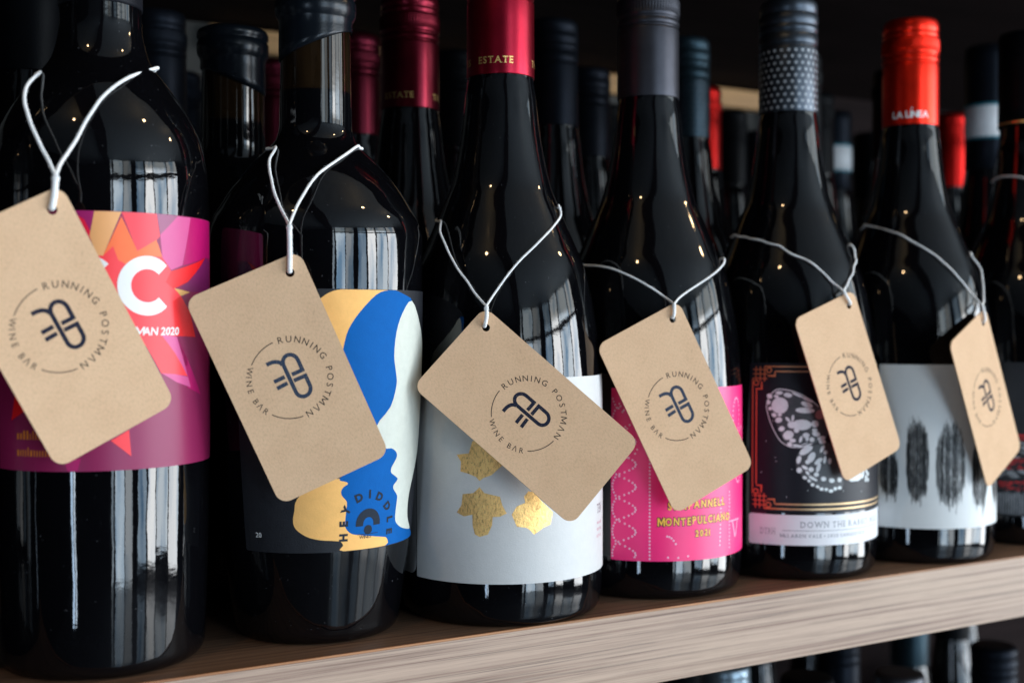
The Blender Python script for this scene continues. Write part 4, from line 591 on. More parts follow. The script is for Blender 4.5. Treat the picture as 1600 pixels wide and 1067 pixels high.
STR = json.loads('''{"B1":{"loop":[[-0.21,3.42,-0.19],[4.78,6.03,-8.28],[13.29,9.7,-16.49],[23.87,16.27,-21.16],[33.28,20.64,-24.98],[44.68,22.61,-30.49],[61.29,21.5,-49.04],[61.34,20.95,-52.29],[61.78,20.43,-55.3],[61.77,20.32,-58.39],[61.32,20.61,-61.42],[60.47,21.25,-64.28],[59.27,22.17,-66.9],[57.76,23.29,-69.21],[56.02,24.53,-71.21],[54.11,25.8,-72.93],[51.97,27.09,-74.29],[49.64,28.35,-75.27],[47.15,29.53,-75.86],[44.53,30.62,-76.05],[41.82,31.58,-75.84],[39.0,32.42,-75.38],[36.12,33.16,-74.56],[33.23,33.82,-73.3],[30.42,34.38,-71.58],[27.78,34.87,-69.39],[25.35,35.3,-66.79],[23.34,35.62,-63.73],[21.87,35.8,-60.29],[21.06,35.82,-56.59],[20.97,35.66,-52.78],[20.82,35.76,-48.68],[14.08,33.86,-40.95],[9.08,30.43,-33.07],[5.79,25.27,-25.01],[3.22,17.63,-16.7],[1.48,8.67,-8.25],[-0.21,3.42,-0.19]],"knot":[[-0.21,3.42,-0.19],[-3.28,-1.36,0.76],[-6.36,-6.14,0.9],[-6.36,-6.14,-1.0]]},"B2":{"loop":[[0.53,10.04,-0.51],[7.03,15.68,-9.34],[17.36,22.22,-19.21],[24.64,24.47,-28.26],[32.99,26.07,-34.85],[41.8,27.76,-47.51],[42.9,26.97,-51.09],[44.09,26.36,-54.42],[44.62,26.21,-57.94],[44.48,26.52,-61.45],[43.88,27.15,-64.77],[42.79,28.1,-67.82],[41.26,29.28,-70.5],[39.4,30.62,-72.74],[37.29,32.02,-74.53],[35.05,33.37,-76.05],[32.58,34.7,-77.08],[29.94,35.95,-77.62],[27.2,37.09,-77.65],[24.42,38.08,-77.16],[21.69,38.91,-76.17],[18.95,39.6,-74.88],[16.3,40.17,-73.14],[13.84,40.59,-70.9],[11.73,40.87,-68.19],[9.91,41.07,-65.08],[8.65,41.11,-61.58],[8.12,40.96,-57.81],[8.42,40.6,-53.97],[9.58,40.03,-50.28],[10.87,39.62,-46.32],[5.88,35.81,-36.26],[3.5,30.92,-26.97],[1.27,22.2,-17.87],[0.85,13.56,-9.27],[0.53,10.04,-0.51]],"knot":[[0.53,10.04,-0.51],[-2.91,1.95,0.59],[-6.36,-6.14,0.9],[-6.36,-6.14,-1.0]]},"B3":{"loop":[[-0.1,-0.39,2.88],[8.49,0.96,-0.7],[22.89,2.24,-1.76],[38.16,1.74,-4.89],[49.37,1.81,-9.97],[59.65,3.15,-17.69],[63.38,6.8,-19.9],[64.74,6.51,-24.24],[66.28,6.23,-28.35],[67.44,6.64,-32.56],[68.18,7.72,-36.75],[68.47,9.39,-40.78],[68.3,11.57,-44.54],[67.66,14.15,-47.94],[66.57,17.02,-50.92],[65.04,20.08,-53.44],[63.11,23.24,-55.47],[60.8,26.4,-56.98],[58.13,29.5,-57.97],[55.15,32.47,-58.41],[51.9,35.26,-58.31],[48.45,37.81,-57.65],[44.85,40.07,-56.41],[41.21,42.01,-54.57],[37.61,43.55,-52.14],[34.18,44.67,-49.14],[31.06,45.28,-45.62],[28.35,45.38,-41.65],[26.17,44.93,-37.35],[24.61,43.94,-32.84],[23.75,42.41,-28.28],[22.94,41.01,-23.44],[17.36,37.33,-17.52],[12.67,30.57,-13.01],[7.96,21.56,-9.47],[4.91,13.02,-5.85],[1.83,5.73,-1.7],[-0.1,-0.39,2.88]],"knot":[[-0.1,-0.39,2.88],[-3.23,-3.27,2.29],[-6.36,-6.14,0.9],[-6.36,-6.14,-1.0]]},"B4":{"loop":[[-3.2,-0.12,1.02],[5.11,0.47,-5.34],[17.27,0.55,-10.2],[29.71,0.66,-15.02],[41.71,0.92,-24.81],[47.33,2.08,-32.21],[48.11,1.86,-37.9],[49.53,1.51,-43.06],[50.25,1.69,-48.37],[50.25,2.38,-53.68],[49.55,3.53,-58.83],[48.17,5.07,-63.71],[46.15,6.91,-68.21],[43.56,8.98,-72.24],[40.46,11.2,-75.74],[36.91,13.47,-78.66],[32.96,15.75,-80.97],[28.7,17.97,-82.64],[24.17,20.08,-83.66],[19.46,22.04,-84.01],[14.62,23.84,-83.66],[9.77,25.46,-82.6],[4.99,26.88,-80.83],[0.39,28.08,-78.34],[-3.89,29.06,-75.15],[-7.72,29.82,-71.31],[-10.99,30.33,-66.88],[-13.56,30.59,-61.95],[-15.34,30.6,-56.66],[-16.25,30.36,-51.14],[-17.14,30.3,-45.42],[-13.2,25.97,-29.43],[-9.39,20.1,-20.99],[-4.7,11.36,-13.96],[-0.69,2.55,-9.43],[-3.2,-0.12,1.02]],"knot":[[-3.2,-0.12,1.02],[-4.78,-3.13,1.36],[-6.36,-6.14,0.9],[-6.36,-6.14,-1.0]]},"B5":{"loop":[[-8.39,2.03,1.19],[1.37,4.36,-2.69],[10.54,8.59,-5.29],[20.44,13.09,-10.44],[24.33,18.45,-14.63],[27.37,18.08,-18.57],[30.45,17.87,-22.21],[32.96,18.06,-26.25],[34.86,18.64,-30.56],[36.1,19.57,-35.0],[36.68,20.8,-39.47],[36.61,22.25,-43.85],[35.91,23.87,-48.04],[34.63,25.59,-51.97],[32.81,27.33,-55.58],[30.5,29.05,-58.82],[27.75,30.7,-61.65],[24.61,32.25,-64.05],[21.13,33.67,-65.98],[17.36,34.96,-67.42],[13.36,36.12,-68.33],[9.2,37.16,-68.65],[4.97,38.07,-68.37],[0.78,38.88,-67.46],[-3.28,39.6,-65.9],[-7.08,40.23,-63.71],[-10.49,40.77,-60.93],[-13.41,41.24,-57.6],[-15.72,41.63,-53.82],[-18.24,42.28,-50.0],[-21.47,38.53,-33.18],[-19.37,32.68,-21.58],[-17.42,26.31,-14.84],[-12.92,19.27,-8.59],[-9.03,7.88,-3.57],[-8.39,2.03,1.19]],"knot":[[-8.39,2.03,1.19],[-7.37,-2.06,1.45],[-6.36,-6.14,0.9],[-6.36,-6.14,-1.0]]},"B7":{"loop":[[-4.39,2.84,0.82],[3.41,3.32,-1.63],[11.71,8.58,-4.22],[18.98,15.22,-7.12],[20.95,22.38,-11.3],[25.86,21.19,-13.8],[30.62,20.26,-16.16],[34.96,19.74,-19.24],[38.77,19.64,-22.94],[41.96,19.97,-27.1],[44.46,20.68,-31.58],[46.25,21.75,-36.22],[47.32,23.11,-40.9],[47.67,24.69,-45.49],[47.34,26.45,-49.89],[46.36,28.32,-54.01],[44.8,30.24,-57.79],[42.71,32.17,-61.17],[40.15,34.09,-64.1],[37.17,35.97,-66.55],[33.85,37.82,-68.46],[30.25,39.62,-69.79],[26.46,41.39,-70.5],[22.6,43.12,-70.55],[18.76,44.81,-69.91],[15.09,46.45,-68.58],[11.71,48.04,-66.58],[8.76,49.54,-63.96],[6.34,50.96,-60.81],[3.78,52.65,-57.74],[-3.77,48.61,-37.08],[-4.66,41.88,-27.16],[-3.48,33.83,-18.74],[-2.61,22.71,-11.07],[-0.63,10.27,-6.06],[-4.39,2.84,0.82]],"knot":[[-4.39,2.84,0.82],[-5.37,-1.65,1.26],[-6.36,-6.14,0.9],[-6.36,-6.14,-1.0]]}}''')

# ------------------------------------------------------------------ the setting
def box(name, x0, x1, y0, y1, z0, z1, mat, parent=None, bevel=0.0):
    bm = bmesh.new(); bmesh.ops.create_cube(bm, size=1)
    for v in bm.verts: v.co = ((x0 + x1) / 2 + v.co.x * (x1 - x0), (y0 + y1) / 2 + v.co.y * (y1 - y0), (z0 + z1) / 2 + v.co.z * (z1 - z0))
    if bevel: bmesh.ops.bevel(bm, geom=bm.edges[:], offset=bevel, segments=2, affect='EDGES', profile=.5)
    me = bpy.data.meshes.new(name); bm.to_mesh(me); bm.free(); me.materials.append(mat)
    o = bpy.data.objects.new(name, me); COL.objects.link(o)
    if parent: o.parent = parent
    return o
wall = box('back_wall', -1.2, 3.2, .452, .50, -1.3, 1.9, M['wall']); tag(wall, kind='structure')
tr = box('trim_strip', .235, .775, .440, .4515, .3305, .3475, M['wood_tan'], wall, .001)
# window frames and a ceiling beam, mirrored in the glass
fr = []
bmf = bmesh.new()
def bar(az0, az1, z, t, dist=4.9):
    p0 = CTR + Vector((math.sin(R(az0)), -math.cos(R(az0)), 0)) * dist; p1 = CTR + Vector((math.sin(R(az1)), -math.cos(R(az1)), 0)) * dist
    d = (p1 - p0); n = Vector((-d.y, d.x, 0)).normalized() * .03
    vs = [bmf.verts.new((q.x + m.x, q.y + m.y, z + k)) for k in (-t, t) for q, m in ((p0, n), (p1, n), (p1, -n), (p0, -n))]
    for f in ((0, 1, 2, 3), (7, 6, 5, 4), (0, 4, 5, 1), (1, 5, 6, 2), (2, 6, 7, 3), (3, 7, 4, 0)): bmf.faces.new([vs[i] for i in f])
for a0, a1 in ((-5, 9), (9, 18.5), (23.5, 33.5), (34.5, 45.5), (45.5, 61.5), (61.5, 75.5)):
    bar(a0, a1, 1.15, .045); bar(a0, a1, -.45, .035)
for az in (-1.6, 8.9, 18.3, 23.6, 33.9, 45.6, 61.6, 75.4): bar(az - .16, az + .16, .55, 1.9)
bmesh.ops.recalc_face_normals(bmf, faces=bmf.faces[:])
mef = bpy.data.meshes.new('window_frame'); bmf.to_mesh(mef); bmf.free(); mef.materials.append(M['wood_dark'])
of = bpy.data.objects.new('window_frame', mef); COL.objects.link(of); tag(of, kind='structure')
tag(box('ceiling_beam', -.6, -.15, -6.1, .4, 1.72, 1.9, M['wood_dark']), kind='structure')
tag(box('ceiling', -3.5, 6.5, -6.2, .45, 1.9, 1.95, M['ceiling']), kind='structure')
tag(box('floor', -3.5, 6.5, -6.2, .45, -1.35, -1.3, M['floor']), kind='structure')

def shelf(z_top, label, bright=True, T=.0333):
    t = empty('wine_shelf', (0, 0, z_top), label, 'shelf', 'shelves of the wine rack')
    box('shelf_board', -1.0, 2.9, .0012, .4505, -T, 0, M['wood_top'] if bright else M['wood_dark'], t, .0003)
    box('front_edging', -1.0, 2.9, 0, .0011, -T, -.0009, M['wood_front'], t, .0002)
    box('edge_line', -1.0, 2.9, -.0001, .0011, -.0008, 0.0001, M['wood_edge'], t)
    return t
box('shade_panel', .778, 2.2, .4300, .4515, -.0, .3495, M['wood_dark'], wall, .001)  # added dark sheet standing in for the shade behind the bottles
box('shade_panel', -.8, 2.2, .4300, .4515, -.389, -.034, M['wood_dark'], wall, .001)  # another added sheet, for the shade behind the lower shelf's bottles
shelf(0.0, 'pale walnut shelf carrying the row of tagged bottles')
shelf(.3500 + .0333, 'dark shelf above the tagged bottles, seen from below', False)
shelf(-.390, 'lower shelf under the pale walnut one, carrying more bottles')

# ------------------------------------------------------------------ bottles
BG = 'wine bottles standing on the pale walnut shelf'
def bottle(kind, x, y, label, group=BG, z=0.0, gm=None, seg=160, rot=0):
    t = empty('wine_bottle', (x, y, z), label, 'wine bottle', group)
    if rot: t.rotation_euler = (0, 0, R(rot))
    glass_body(kind, t, gm or M['glass'], seg)
    return t
def capsule(parent, P, mat, slope=None, name='capsule', seg=128):
    def skew(j, a):
        if slope is None or j > 3: return 0
        return slope[0] * math.cos(a - R(slope[1])) * (1, 1, .6, .25)[j]
    return lathe(name, P, mat, parent, seg, None, True, skew)

# --- bottle with the bright star label (left end)
b0 = bottle('bdx', -.0040, .0470, 'black bottle just left of the starburst bottle, mirrored in its glass')
b1 = bottle('bdx', .0865, .0454, 'black bordeaux bottle with the magenta and orange starburst label, left end of the front row')
rd = PROF['bdx']
capsule(b1, [(14.95, 247.6), (15.35, 247.7), (15.4, 249), (15.3, 258), (15.2, 285), (15.5, 290), (15.5, 300), (14.5, 301.5), (.01, 301.5)], M['cap_grey_foil'])
lb = label_sheet('front_label', b1, rd, M['plum'], -72, 84, 75.4, 167.2, .6)
bm = bmesh.new(); order = ['magenta', 'crimson', 'peach', 'salmon', 'orange', 'coral', 'mauve', 'pink', 'hotpink', 'scarlet', 'violet', 'gold']
for i, (c, P) in enumerate(ART['B1']):
    P = [(x, min(z, 167.1)) for x, z in P]
    P = [(x, max(z, 75.6)) for x, z in P]
    tri_poly(bm, P, .17 + .006 * i, order.index(c))
wrap('printed_starburst', bm, rd, [M[k] for k in order], lb)
bm = bmesh.new()
annulus(bm, 12.2, 141.1, 15.3, 10.7, .56, .32, 0, 72, 44, 316)
annulus(bm, -18.2, 141.1, 15.3, 10.7, .56, .32, 0, 72, 44, 316)
text_line(bm, 'MAN 2020', 5.6, 123.4, 2.9, rd, .32, 0, .022, .10, slant=.12)
wrap('printed_lettering', bm, rd, [M['label_white']], lb)
bm = bmesh.new(); rg = random.Random(5)
for zz, a, b_ in ((86.5, -56, -36), (80.6, -56, -33)):
    x = a
    while x < b_:
        w = rg.choice((.7, .7, 1.2)); hgt = rg.choice((2.2, 2.2, 3.2))
        tri_poly(bm, [(x, zz), (x + w, zz), (x + w, zz + hgt), (x, zz + hgt)], .32, 0); x += w + .9
wrap('printed_small_bars', bm, rd, [M['amber_text']], lb)

# --- tapered bottle with the blue, cream and apricot label
CAPA = [(14.95, 243.5), (15.35, 243.6), (15.4, 246), (15.35, 250), (15.3, 253.5), (15.7, 254.6), (16.7, 256.2), (17.0, 258.5), (16.9, 261.5), (16.2, 262.6), (16.1, 263.2), (16.9, 264.2), (16.9, 266.0), (16.3, 267.4), (15.0, 268.2), (.01, 268.2)]
b2 = bottle('tap', .17375, .0476, 'black tapered bottle with the blue, cream and apricot face label', gm=M['glass_amber'])
capsule(b2, CAPA, M['wax'], (-6.5, -105))
rd2 = PROF['tap']
lb = label_sheet('front_label', b2, rd2, M['charcoal_paper'], -64, 78, 38.0, 141.0, .8)
cm = {'cream': 0, 'blue': 1, 'orange': 2}
bm = bmesh.new()
for i, (c, P) in enumerate(ART['B2']):
    tri_poly(bm, [(min(x, 77), min(max(z, 38.2), 140.8)) for x, z in catmull(P, 3, True)], .18 + .012 * (len(ART['B2']) - i), cm[c])
wrap('printed_faces', bm, rd2, [M['cream'], M['blue'], M['apricot']], lb)
bm = bmesh.new()
r_ = rd2(50); dg = lambda mm: math.degrees(mm / r_)
cx, cz = 10.3, 48.0
H_ = 3.2
def arc_glyph(ch, x, z, ang):
    v, f, x0, x1 = glyph(ch, .055); w = (x1 - x0) * H_ / CAPH
    ca, sa = math.cos(R(ang)), math.sin(R(ang))
    put_glyph(bm, ch, H_, lambda a, b: (x + dg((a - w / 2) * ca - (b - H_ / 2) * sa), z + (a - w / 2) * sa + (b - H_ / 2) * ca), .055, .28)
for ch, x, z, an in (('H', -5.2, 43.8, 90), ('E', -5.2, 49.3, 90), ('Y', -3.6, 54.8, 60), ('D', 3.7, 59.2, 22), ('I', 10.5, 60.2, 0), ('D', 17.2, 58.6, -24), ('D', 23.2, 54.2, -52), ('L', 25.8, 48.6, -85), ('E', 26.0, 43.6, -90)):
    arc_glyph(ch, x, z, an)
annulus(bm, 9.9, 48.4, dg(5.6), 6.0, .42, .28, 0, 40, 0, 180)
for k in (-1, 1):
    tri_poly(bm, [(9.9 + k * dg(5.6), 48.4), (9.9 + k * dg(5.6), 47.5), (9.9 + k * dg(2.4), 47.5), (9.9 + k * dg(2.4), 48.4)][::k], .28)
disc(bm, 9.8, 45.9, dg(1.9), 1.9, .28, 0, 20)
text_line(bm, 'WINES', 4.4, 42.5, 1.35, rd2, .28, 0, .0, .1)
tri_poly(bm, [(3.2, 44.1), (16.6, 44.1), (16.6, 44.35), (3.2, 44.35)], .28)
wrap('printed_lettering', bm, rd2, [M['slate']], lb)
bm = bmesh.new(); text_line(bm, '20', -56.0, 43.7, 2.0, rd2, .18, 0, .01)
wrap('printed_year', bm, rd2, [M['label_white']], lb)

# --- the three oval-shouldered bottles and the rest of the front row
rb = PROF['bur']; rc = lambda z: 15.3
def estate(parent, capobj, x0=-67.7):
    bm = bmesh.new(); text_line(bm, 'ESTATE', x0, 242.6, 3.1, rc, .03, 0, .012, .22, True)
    text_line(bm, 'THE', x0 + 104, 242.6, 3.1, rc, .03, 0, .012, .22, True)
    text_line(bm, 'ES', x0 - 37, 242.6, 3.1, rc, .03, 0, .012, .22, True)
    wrap('printed_lettering', bm, rc, [M['gold_print']], capobj, 1.875, 1000)
b3 = bottle('bur', .26029, .04342, 'burgundy capped bottle with gold leaves on its pale grey label')
cp = screw_cap(b3, M['cap_burgundy']); estate(b3, cp)
lb = label_sheet('front_label', b3, rb, M['grey_paper'], -79.8, 80, 18.8, 104.9, .5, .2)
bm = bmesh.new()
for i, P in enumerate(ART['B3']):
    tri_poly(bm, P, .22 + .01 * i, 0)
wrap('printed_gold_leaves', bm, rb, [M['gold_foil']], lb)
bm = bmesh.new()
text_line(bm, 'TEN', 37.5, 44.2, 4.2, rb, .23, 0, .0, .15, True, .55)
for z_, t_ in ((39.2, 'vintage'), (36.4, 'grown'), (33.4, 'estate')): text_line(bm, t_.upper(), 37.2, z_, 1.3, rb, .23, 1, .01)
wrap('printed_small_text', bm, rb, [M['text_purple'], M['text_pink']], lb)
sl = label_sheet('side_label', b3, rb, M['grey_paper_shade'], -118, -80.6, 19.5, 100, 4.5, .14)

b4 = bottle('bur', .34816, .0515, 'charcoal capped bottle with the neon pink dotted label')
screw_cap(b4, M['cap_charcoal'])
lb = label_sheet('front_label', b4, rb, M['neon_pink'], -57, 60, 18.4, 98.0, .6)
bm = bmesh.new(); rdt = .50; rpx = math.degrees(rdt / 46.2)
def dot(x, z, s=1.0): disc(bm, x, z, rpx * s, rdt * s, .18, 0, 8)
z = 19.6
while z < 97:
    if 97 > z: dot(-34.5, z)
    z += 1.62
for ph in (0, 1):
    t = 0.0
    while t < 74:
        zz = 20.2 + t
        c = math.cos((zz - 47.3) / 10.3 * PI * 1.0)
        u = abs(math.sin((zz - 47.3) / 10.4 * PI))
        x = -53.6 + 11.2 * u if ph == 0 else -53.6 - 2.6 * u
        if x > -56.4 and zz < 96.5: dot(x, zz)
        t += .95 if ph == 0 else 1.4
for k in range(5): dot(-24.5 + 1.25 * k, 29.9 - .22 * k * k)
for k in range(9): dot(-24 + k * 1.5, 20.2 + .3 * math.sin(k)) if k % 4 == 0 else None
# dotted figures on the right-hand side
for x0, z0, s in ((30, 84, 1), (39, 70, 1), (33, 60, 1)):
    for k in range(22):
        a = 2 * PI * k / 22; dot(x0 + 5.0 * math.cos(a) * s, z0 + 8.2 * math.sin(a) * s)
for k in range(40): dot(20.5, 22 + k * 1.75, .9) if 50 > 22 + k * 1.75 else None
for k in range(12): dot(11 + .1 * k, 24 + k * 1.9, .9)
for k in range(12): dot(22 + k * 1.1, 34.2, .8); dot(24.5 + k * .28, 33.4 - k * .62, .8); dot(31.5 - k * .28, 33.4 - k * .62, .8)
for k in range(16): dot(-47.5 + 6 * math.sin(k * .9), 66 + k * 1.9, .9)
wrap('printed_dots', bm, rb, [M['pink_dot']], lb)
bm = bmesh.new()
for wgt, lv, mi in ((.10, .20, 0), (.026, .222, 1)):
    sh = 0 if mi else 0
    text_line(bm, 'MONTEPULCIANO', -29.8, 34.9, 3.5, rb, lv, mi, wgt, .30, wx=.80, jitter=.07, slope=.012)
    text_line(bm, 'S.C.PANNELL', -23.9, 42.2, 3.6, rb, lv, mi, wgt, .34, wx=.80, jitter=.07, slope=.015)
    text_line(bm, '2021', -7.2, 29.4, 3.0, rb, lv, mi, wgt, .34, wx=.84, jitter=.05)
wrap('printed_lettering', bm, rb, [M['outline'], M['yellow']], lb)

b5 = bottle('bur', .43733, .0488, 'dotted grey capped bottle with the black moth wing label')
cp = screw_cap(b5, M['cap_slate'], plain_top=True)
bm = bmesh.new()
for j in range(10):
    zz = 269.4 - 3.26 * j; n = 26
    for i in range(n):
        x = -180 + 360 * (i + (.5 if j % 2 else 0)) / n
        if -150 < x < 80: annulus(bm, x, zz, math.degrees(.78 / 15.3), .78, .5, .02, 0, 10)
wrap('printed_rings', bm, rc, [M['cap_dot']], cp, 1.875, 1000)
lb = label_sheet('front_label', b5, rb, M['midnight'], -65.8, 66, 33.9, 108.2, .8)
bm = bmesh.new(); dgb = lambda mm: math.degrees(mm / 46.3)
W_ = .62
def line(P, lv=.18): ribbon(bm, P, W_, lv)
def dline(P, w, lv=.18):
    # ribbon drawn in millimetres then turned to degrees
    b2_ = bmesh.new(); ribbon(b2_, [(x * PI / 180 * 46.3, z) for x, z in P], w, lv)
    for f in b2_.faces:
        tri_poly(bm, [(math.degrees(v.co.x / 46.3), v.co.z) for v in f.verts], lv)
    b2_.free()
xl, xl2, xr, xr2, zt, zt2, zb, zb2 = -63.6, -61.2, 63.6, 61.2, 106.4, 104.0, 35.9, 38.3
for s in (1, -1):
    dline([(s * xl, 43), (s * xl, zt - 6)], W_); dline([(s * xl2, 47.5), (s * xl2, 95.5)], W_)
    for zc, sg in ((zt, -1), (zb, 1)):
        q = lambda u, v, s=s, zc=zc, sg=sg: (s * (xl + dgb(u)), zc + sg * v)
        dline([q(2, 11.2), q(4.6, 11.2), q(4.6, 7.6)], W_, .19)
        dline([q(11.2, 2.4), q(11.2, 4.6), q(7.6, 4.6)], W_, .20)
        for k in range(3):
            dline([q(0, 1.6 + 2.2 * k), q(7.4, 1.6 + 2.2 * k)], W_ * .8, .18 + .004 * k)
            dline([q(1.6 + 2.2 * k, 0), q(1.6 + 2.2 * k, 7.4)], W_ * .8, .20 + .004 * k)
        for u, v in ((8.2, 1.8), (1.8, 8.2)):
            annulus(bm, q(u, v)[0], q(u, v)[1], dgb(1.5), 1.5, .6, .215, 0, 12)
dline([(xl + dgb(6), zt), (xr - dgb(6), zt)], W_); dline([(xl + dgb(11.4), zt2), (xr - dgb(11.4), zt2)], W_)
dline([(xl + dgb(6), zb), (xr - dgb(6), zb)], W_ * 1.3); dline([(xl + dgb(11.4), zb2), (xr - dgb(11.4), zb2)], W_ * 1.3)
wrap('printed_border', bm, rb, [M['foil_border']], lb)
bm = bmesh.new()
for i, P in enumerate(ART['B5_wing']): tri_poly(bm, catmull(P, 3, True), .18 + .01 * i, 0)
for i, P in enumerate(ART['B5_sh']):
    mx_, mz_ = sum(p[0] for p in P) / len(P), sum(p[1] for p in P) / len(P); P = [(mx_ + (a - mx_) * 1.08, mz_ + (b - mz_) * 1.08) for a, b in P]
    tri_poly(bm, P, .205 + .0015 * i, 1)
tri_poly(bm, ART['B5_pink'], .27, 2)
# pale wing margin, hidden body and the far wing
ribbon(bm, catmull([(-54.9, 86), (-53.5, 91), (-49.5, 94.6), (-45.4, 95.2), (-38, 94), (-30, 91), (-23.3, 86.8)], 5), .45, .275, 1)
ribbon(bm, catmull([(-54.9, 86), (-52.5, 79), (-48.0, 71.5), (-44, 68.2), (-38, 66.6), (-30, 69)], 5), .4, .276, 1)
for k in range(46):
    rg_ = random.Random(k); disc(bm, 12.5 + rg_.uniform(-4, 5), 55 + rg_.uniform(-6.5, 16), 1.0, 1.1, .2 + .001 * k, 1, 8)
P = rrect(-3.0, 9.8, 49, 63, 3.6, 3); tri_poly(bm, P, .19, 1)
rg_ = random.Random(11)
for k in range(32):
    x, z = rg_.uniform(-58, 40), rg_.uniform(41, 102)
    disc(bm, x, z, dgb(.2), .2, .172, 1, 6)
wrap('printed_moth', bm, rb, [M['wing_grey'], M['wing_white'], M['wing_rose']], lb)
ls = label_sheet('lower_label', b5, rb, M['strip_white'], -65.8, 66, 18.0, 33.0, 1.2, .16)
bm = bmesh.new()
text_line(bm, 'DOWN THE RABBIT HOLE', -34.0, 26.9, 3.0, rb, .18, 0, 0, .30, True, .92)
text_line(bm, 'McLAREN VALE • 2020 SANGIOVESE', -46.2, 21.9, 1.75, rb, .18, 0, .008, .34, True)
text_line(bm, 'DTRH', -58.4, 23.2, 3.2, rb, .18, 0, -.012, .12, True, .6)
tri_poly(bm, [(-45, 25.45), (30, 25.45), (30, 25.2), (-45, 25.2)], .18, 0)
wrap('printed_lettering', bm, rb, [M['text_grey']], ls)

b7 = bottle('bur', .52520, .04548, 'bright red capped bottle with four black brush ovals on white')
cp = screw_cap(b7, M['cap_red'])
bm = bmesh.new()
text_line(bm, 'LA LINEA', -84, 241.6, 3.6, rc, .03, 0, .035, .10)
e_ = text_line(bm, 'LA L', -84, 241.6, 3.6, rc, .03, 0, .035, .10); bm.free(); bm = bmesh.new()
text_line(bm, 'LA LINEA', -84, 241.6, 3.6, rc, .03, 0, .035, .10)
tri_poly(bm, [(e_ + .6, 245.7), (e_ + 2.6, 245.7), (e_ + 5.0, 247.0), (e_ + 2.8, 247.0)], .03, 0)
wrap('printed_lettering', bm, rc, [M['cap_white']], cp, 1.875, 1000)
lb = label_sheet('front_label', b7, rb, M['white_paper'], -67, 64, 19.3, 106.0, .8)
bm = bmesh.new(); rg = random.Random(21)
for c_, hw, z0, z1 in ((-60.5, 6.2, 36, 60), (-42.2, 7.2, 32.5, 77.5), (-20.2, 10.2, 30, 76), (4.5, 8.5, 29, 70), (28, 9, 30, 72)):
    zc, hz = (z0 + z1) / 2, (z1 - z0) / 2
    for k in range(120):
        u = rg.uniform(-1, 1); x = c_ + hw * u
        if x < -66.6: continue
        e = math.sqrt(max(0, 1 - abs(u) ** 3.2))
        wdt = rg.uniform(.10, .50)
        top = zc + hz * e * rg.uniform(.70, 1.0) + (rg.uniform(0, 6) if rg.random() < .12 else 0)
        bot = zc - hz * e * rg.uniform(.70, 1.0) - (rg.uniform(0, 7) if rg.random() < .15 else 0)
        z = bot
        while z < top:
            L = rg.uniform(3, 16); z2 = min(top, z + L)
            tri_poly(bm, [(x - wdt * .15, z), (x + wdt * .15, z), (x + wdt * .5, z + (z2 - z) * .2), (x + wdt * .5, z2 - (z2 - z) * .2), (x + wdt * .1, z2), (x - wdt * .3, z2 - .2), (x - wdt * .5, z + (z2 - z) * .3)],
                     .17 + .0009 * k, 0 if rg.random() < .86 else 1)
            z = z2 + (rg.uniform(.2, 2.5) if rg.random() < .6 else 0)
wrap('printed_brush_ovals', bm, rb, [M['brush_black'], M['brush_mid']], lb)

b8 = bottle('bur', .6255, .047, 'black capped bottle with red and grey brush bands, right end of the front row')
capsule(b8, [(15.1, 246), (15.5, 246.1), (15.5, 262), (15.3, 264), (15.5, 266), (15.5, 300), (14.8, 302.5), (.01, 303)], M['cap_black'])
lathe('gold_ring', [(15.55, 247.6), (15.62, 247.8), (15.62, 248.6), (15.55, 248.8)], M['gold_print'], b8, 96)
lb = label_sheet('front_label', b8, rb, M['charcoal_paper'], -75, 66, 17.0, 105.5, .8)
rg = random.Random(4)
for z0, z1, mi in ((61, 64, 0), (50.5, 60, 1), (44, 50.5, 0), (38.5, 44, 1), (31, 37.5, 0)):
    bm = bmesh.new()
    for k in range(90):
        x = rg.uniform(-74, -10); z = rg.uniform(z0, z1); L = rg.uniform(2, 9); t = rg.uniform(.25, 1.1)
        tri_poly(bm, [(x, z), (x + L * .5, z - t * .5), (x + L, z), (x + L * .5, z + t * .5)], .17 + .0012 * k, 0)
    wrap('printed_grey_band' if mi else 'printed_red_band', bm, rb, [M['brush_silver' if mi else 'brush_red']], lb)
bm = bmesh.new()
for k in range(36):
    x = -74 + k * 1.8; tri_poly(bm, [(x, 18), (x + .8, 18), (x + .9, 30 + rg.uniform(-1, 3)), (x, 30)], .17, 0)
wrap('printed_stripes', bm, rb, [M['brush_silver']], lb)

# ------------------------------------------------------------------ bottles behind the front row
def back_bottle(x, y, label, capm, kind='bur', seg=72, z=0.0, group=BG, **k):
    t = bottle(kind, x, y, label, group, z, seg=seg)
    return t, screw_cap(t, M[capm], **k)
t, cp = back_bottle(.2577, .1370, 'deep burgundy capped bottle with gold cap lettering, behind the gold leaf bottle', 'cap_burgundy_row2')
estate(t, cp, -78)
back_bottle(.3494, .1460, 'navy capped bottle in the second row, just right of the tall burgundy cap', 'cap_navy', plain_top=True)
t, cp = back_bottle(.4410, .1430, 'teal grey capped bottle with a scale pattern, half hidden by the charcoal cap', 'cap_teal', plain_top=True)
bm = bmesh.new()
for j in range(10):
    for i in range(20):
        x = -180 + 18 * (i + (.5 if j % 2 else 0))
        if -140 < x < 80: annulus(bm, x, 269.5 - 3.2 * j, 7.5, 2.0, .86, .02 + .002 * (j % 2), 0, 6)
wrap('printed_scales', bm, rc, [M['cap_slate']], cp, 1.875, 1000)
ta = bottle('tap', .1640, .1360, 'amber necked bottle with a torn black capsule, behind the first two bottles', gm=M['glass_amber'], seg=96)
capsule(ta, CAPA, M['wax'], (-6.0, 60))
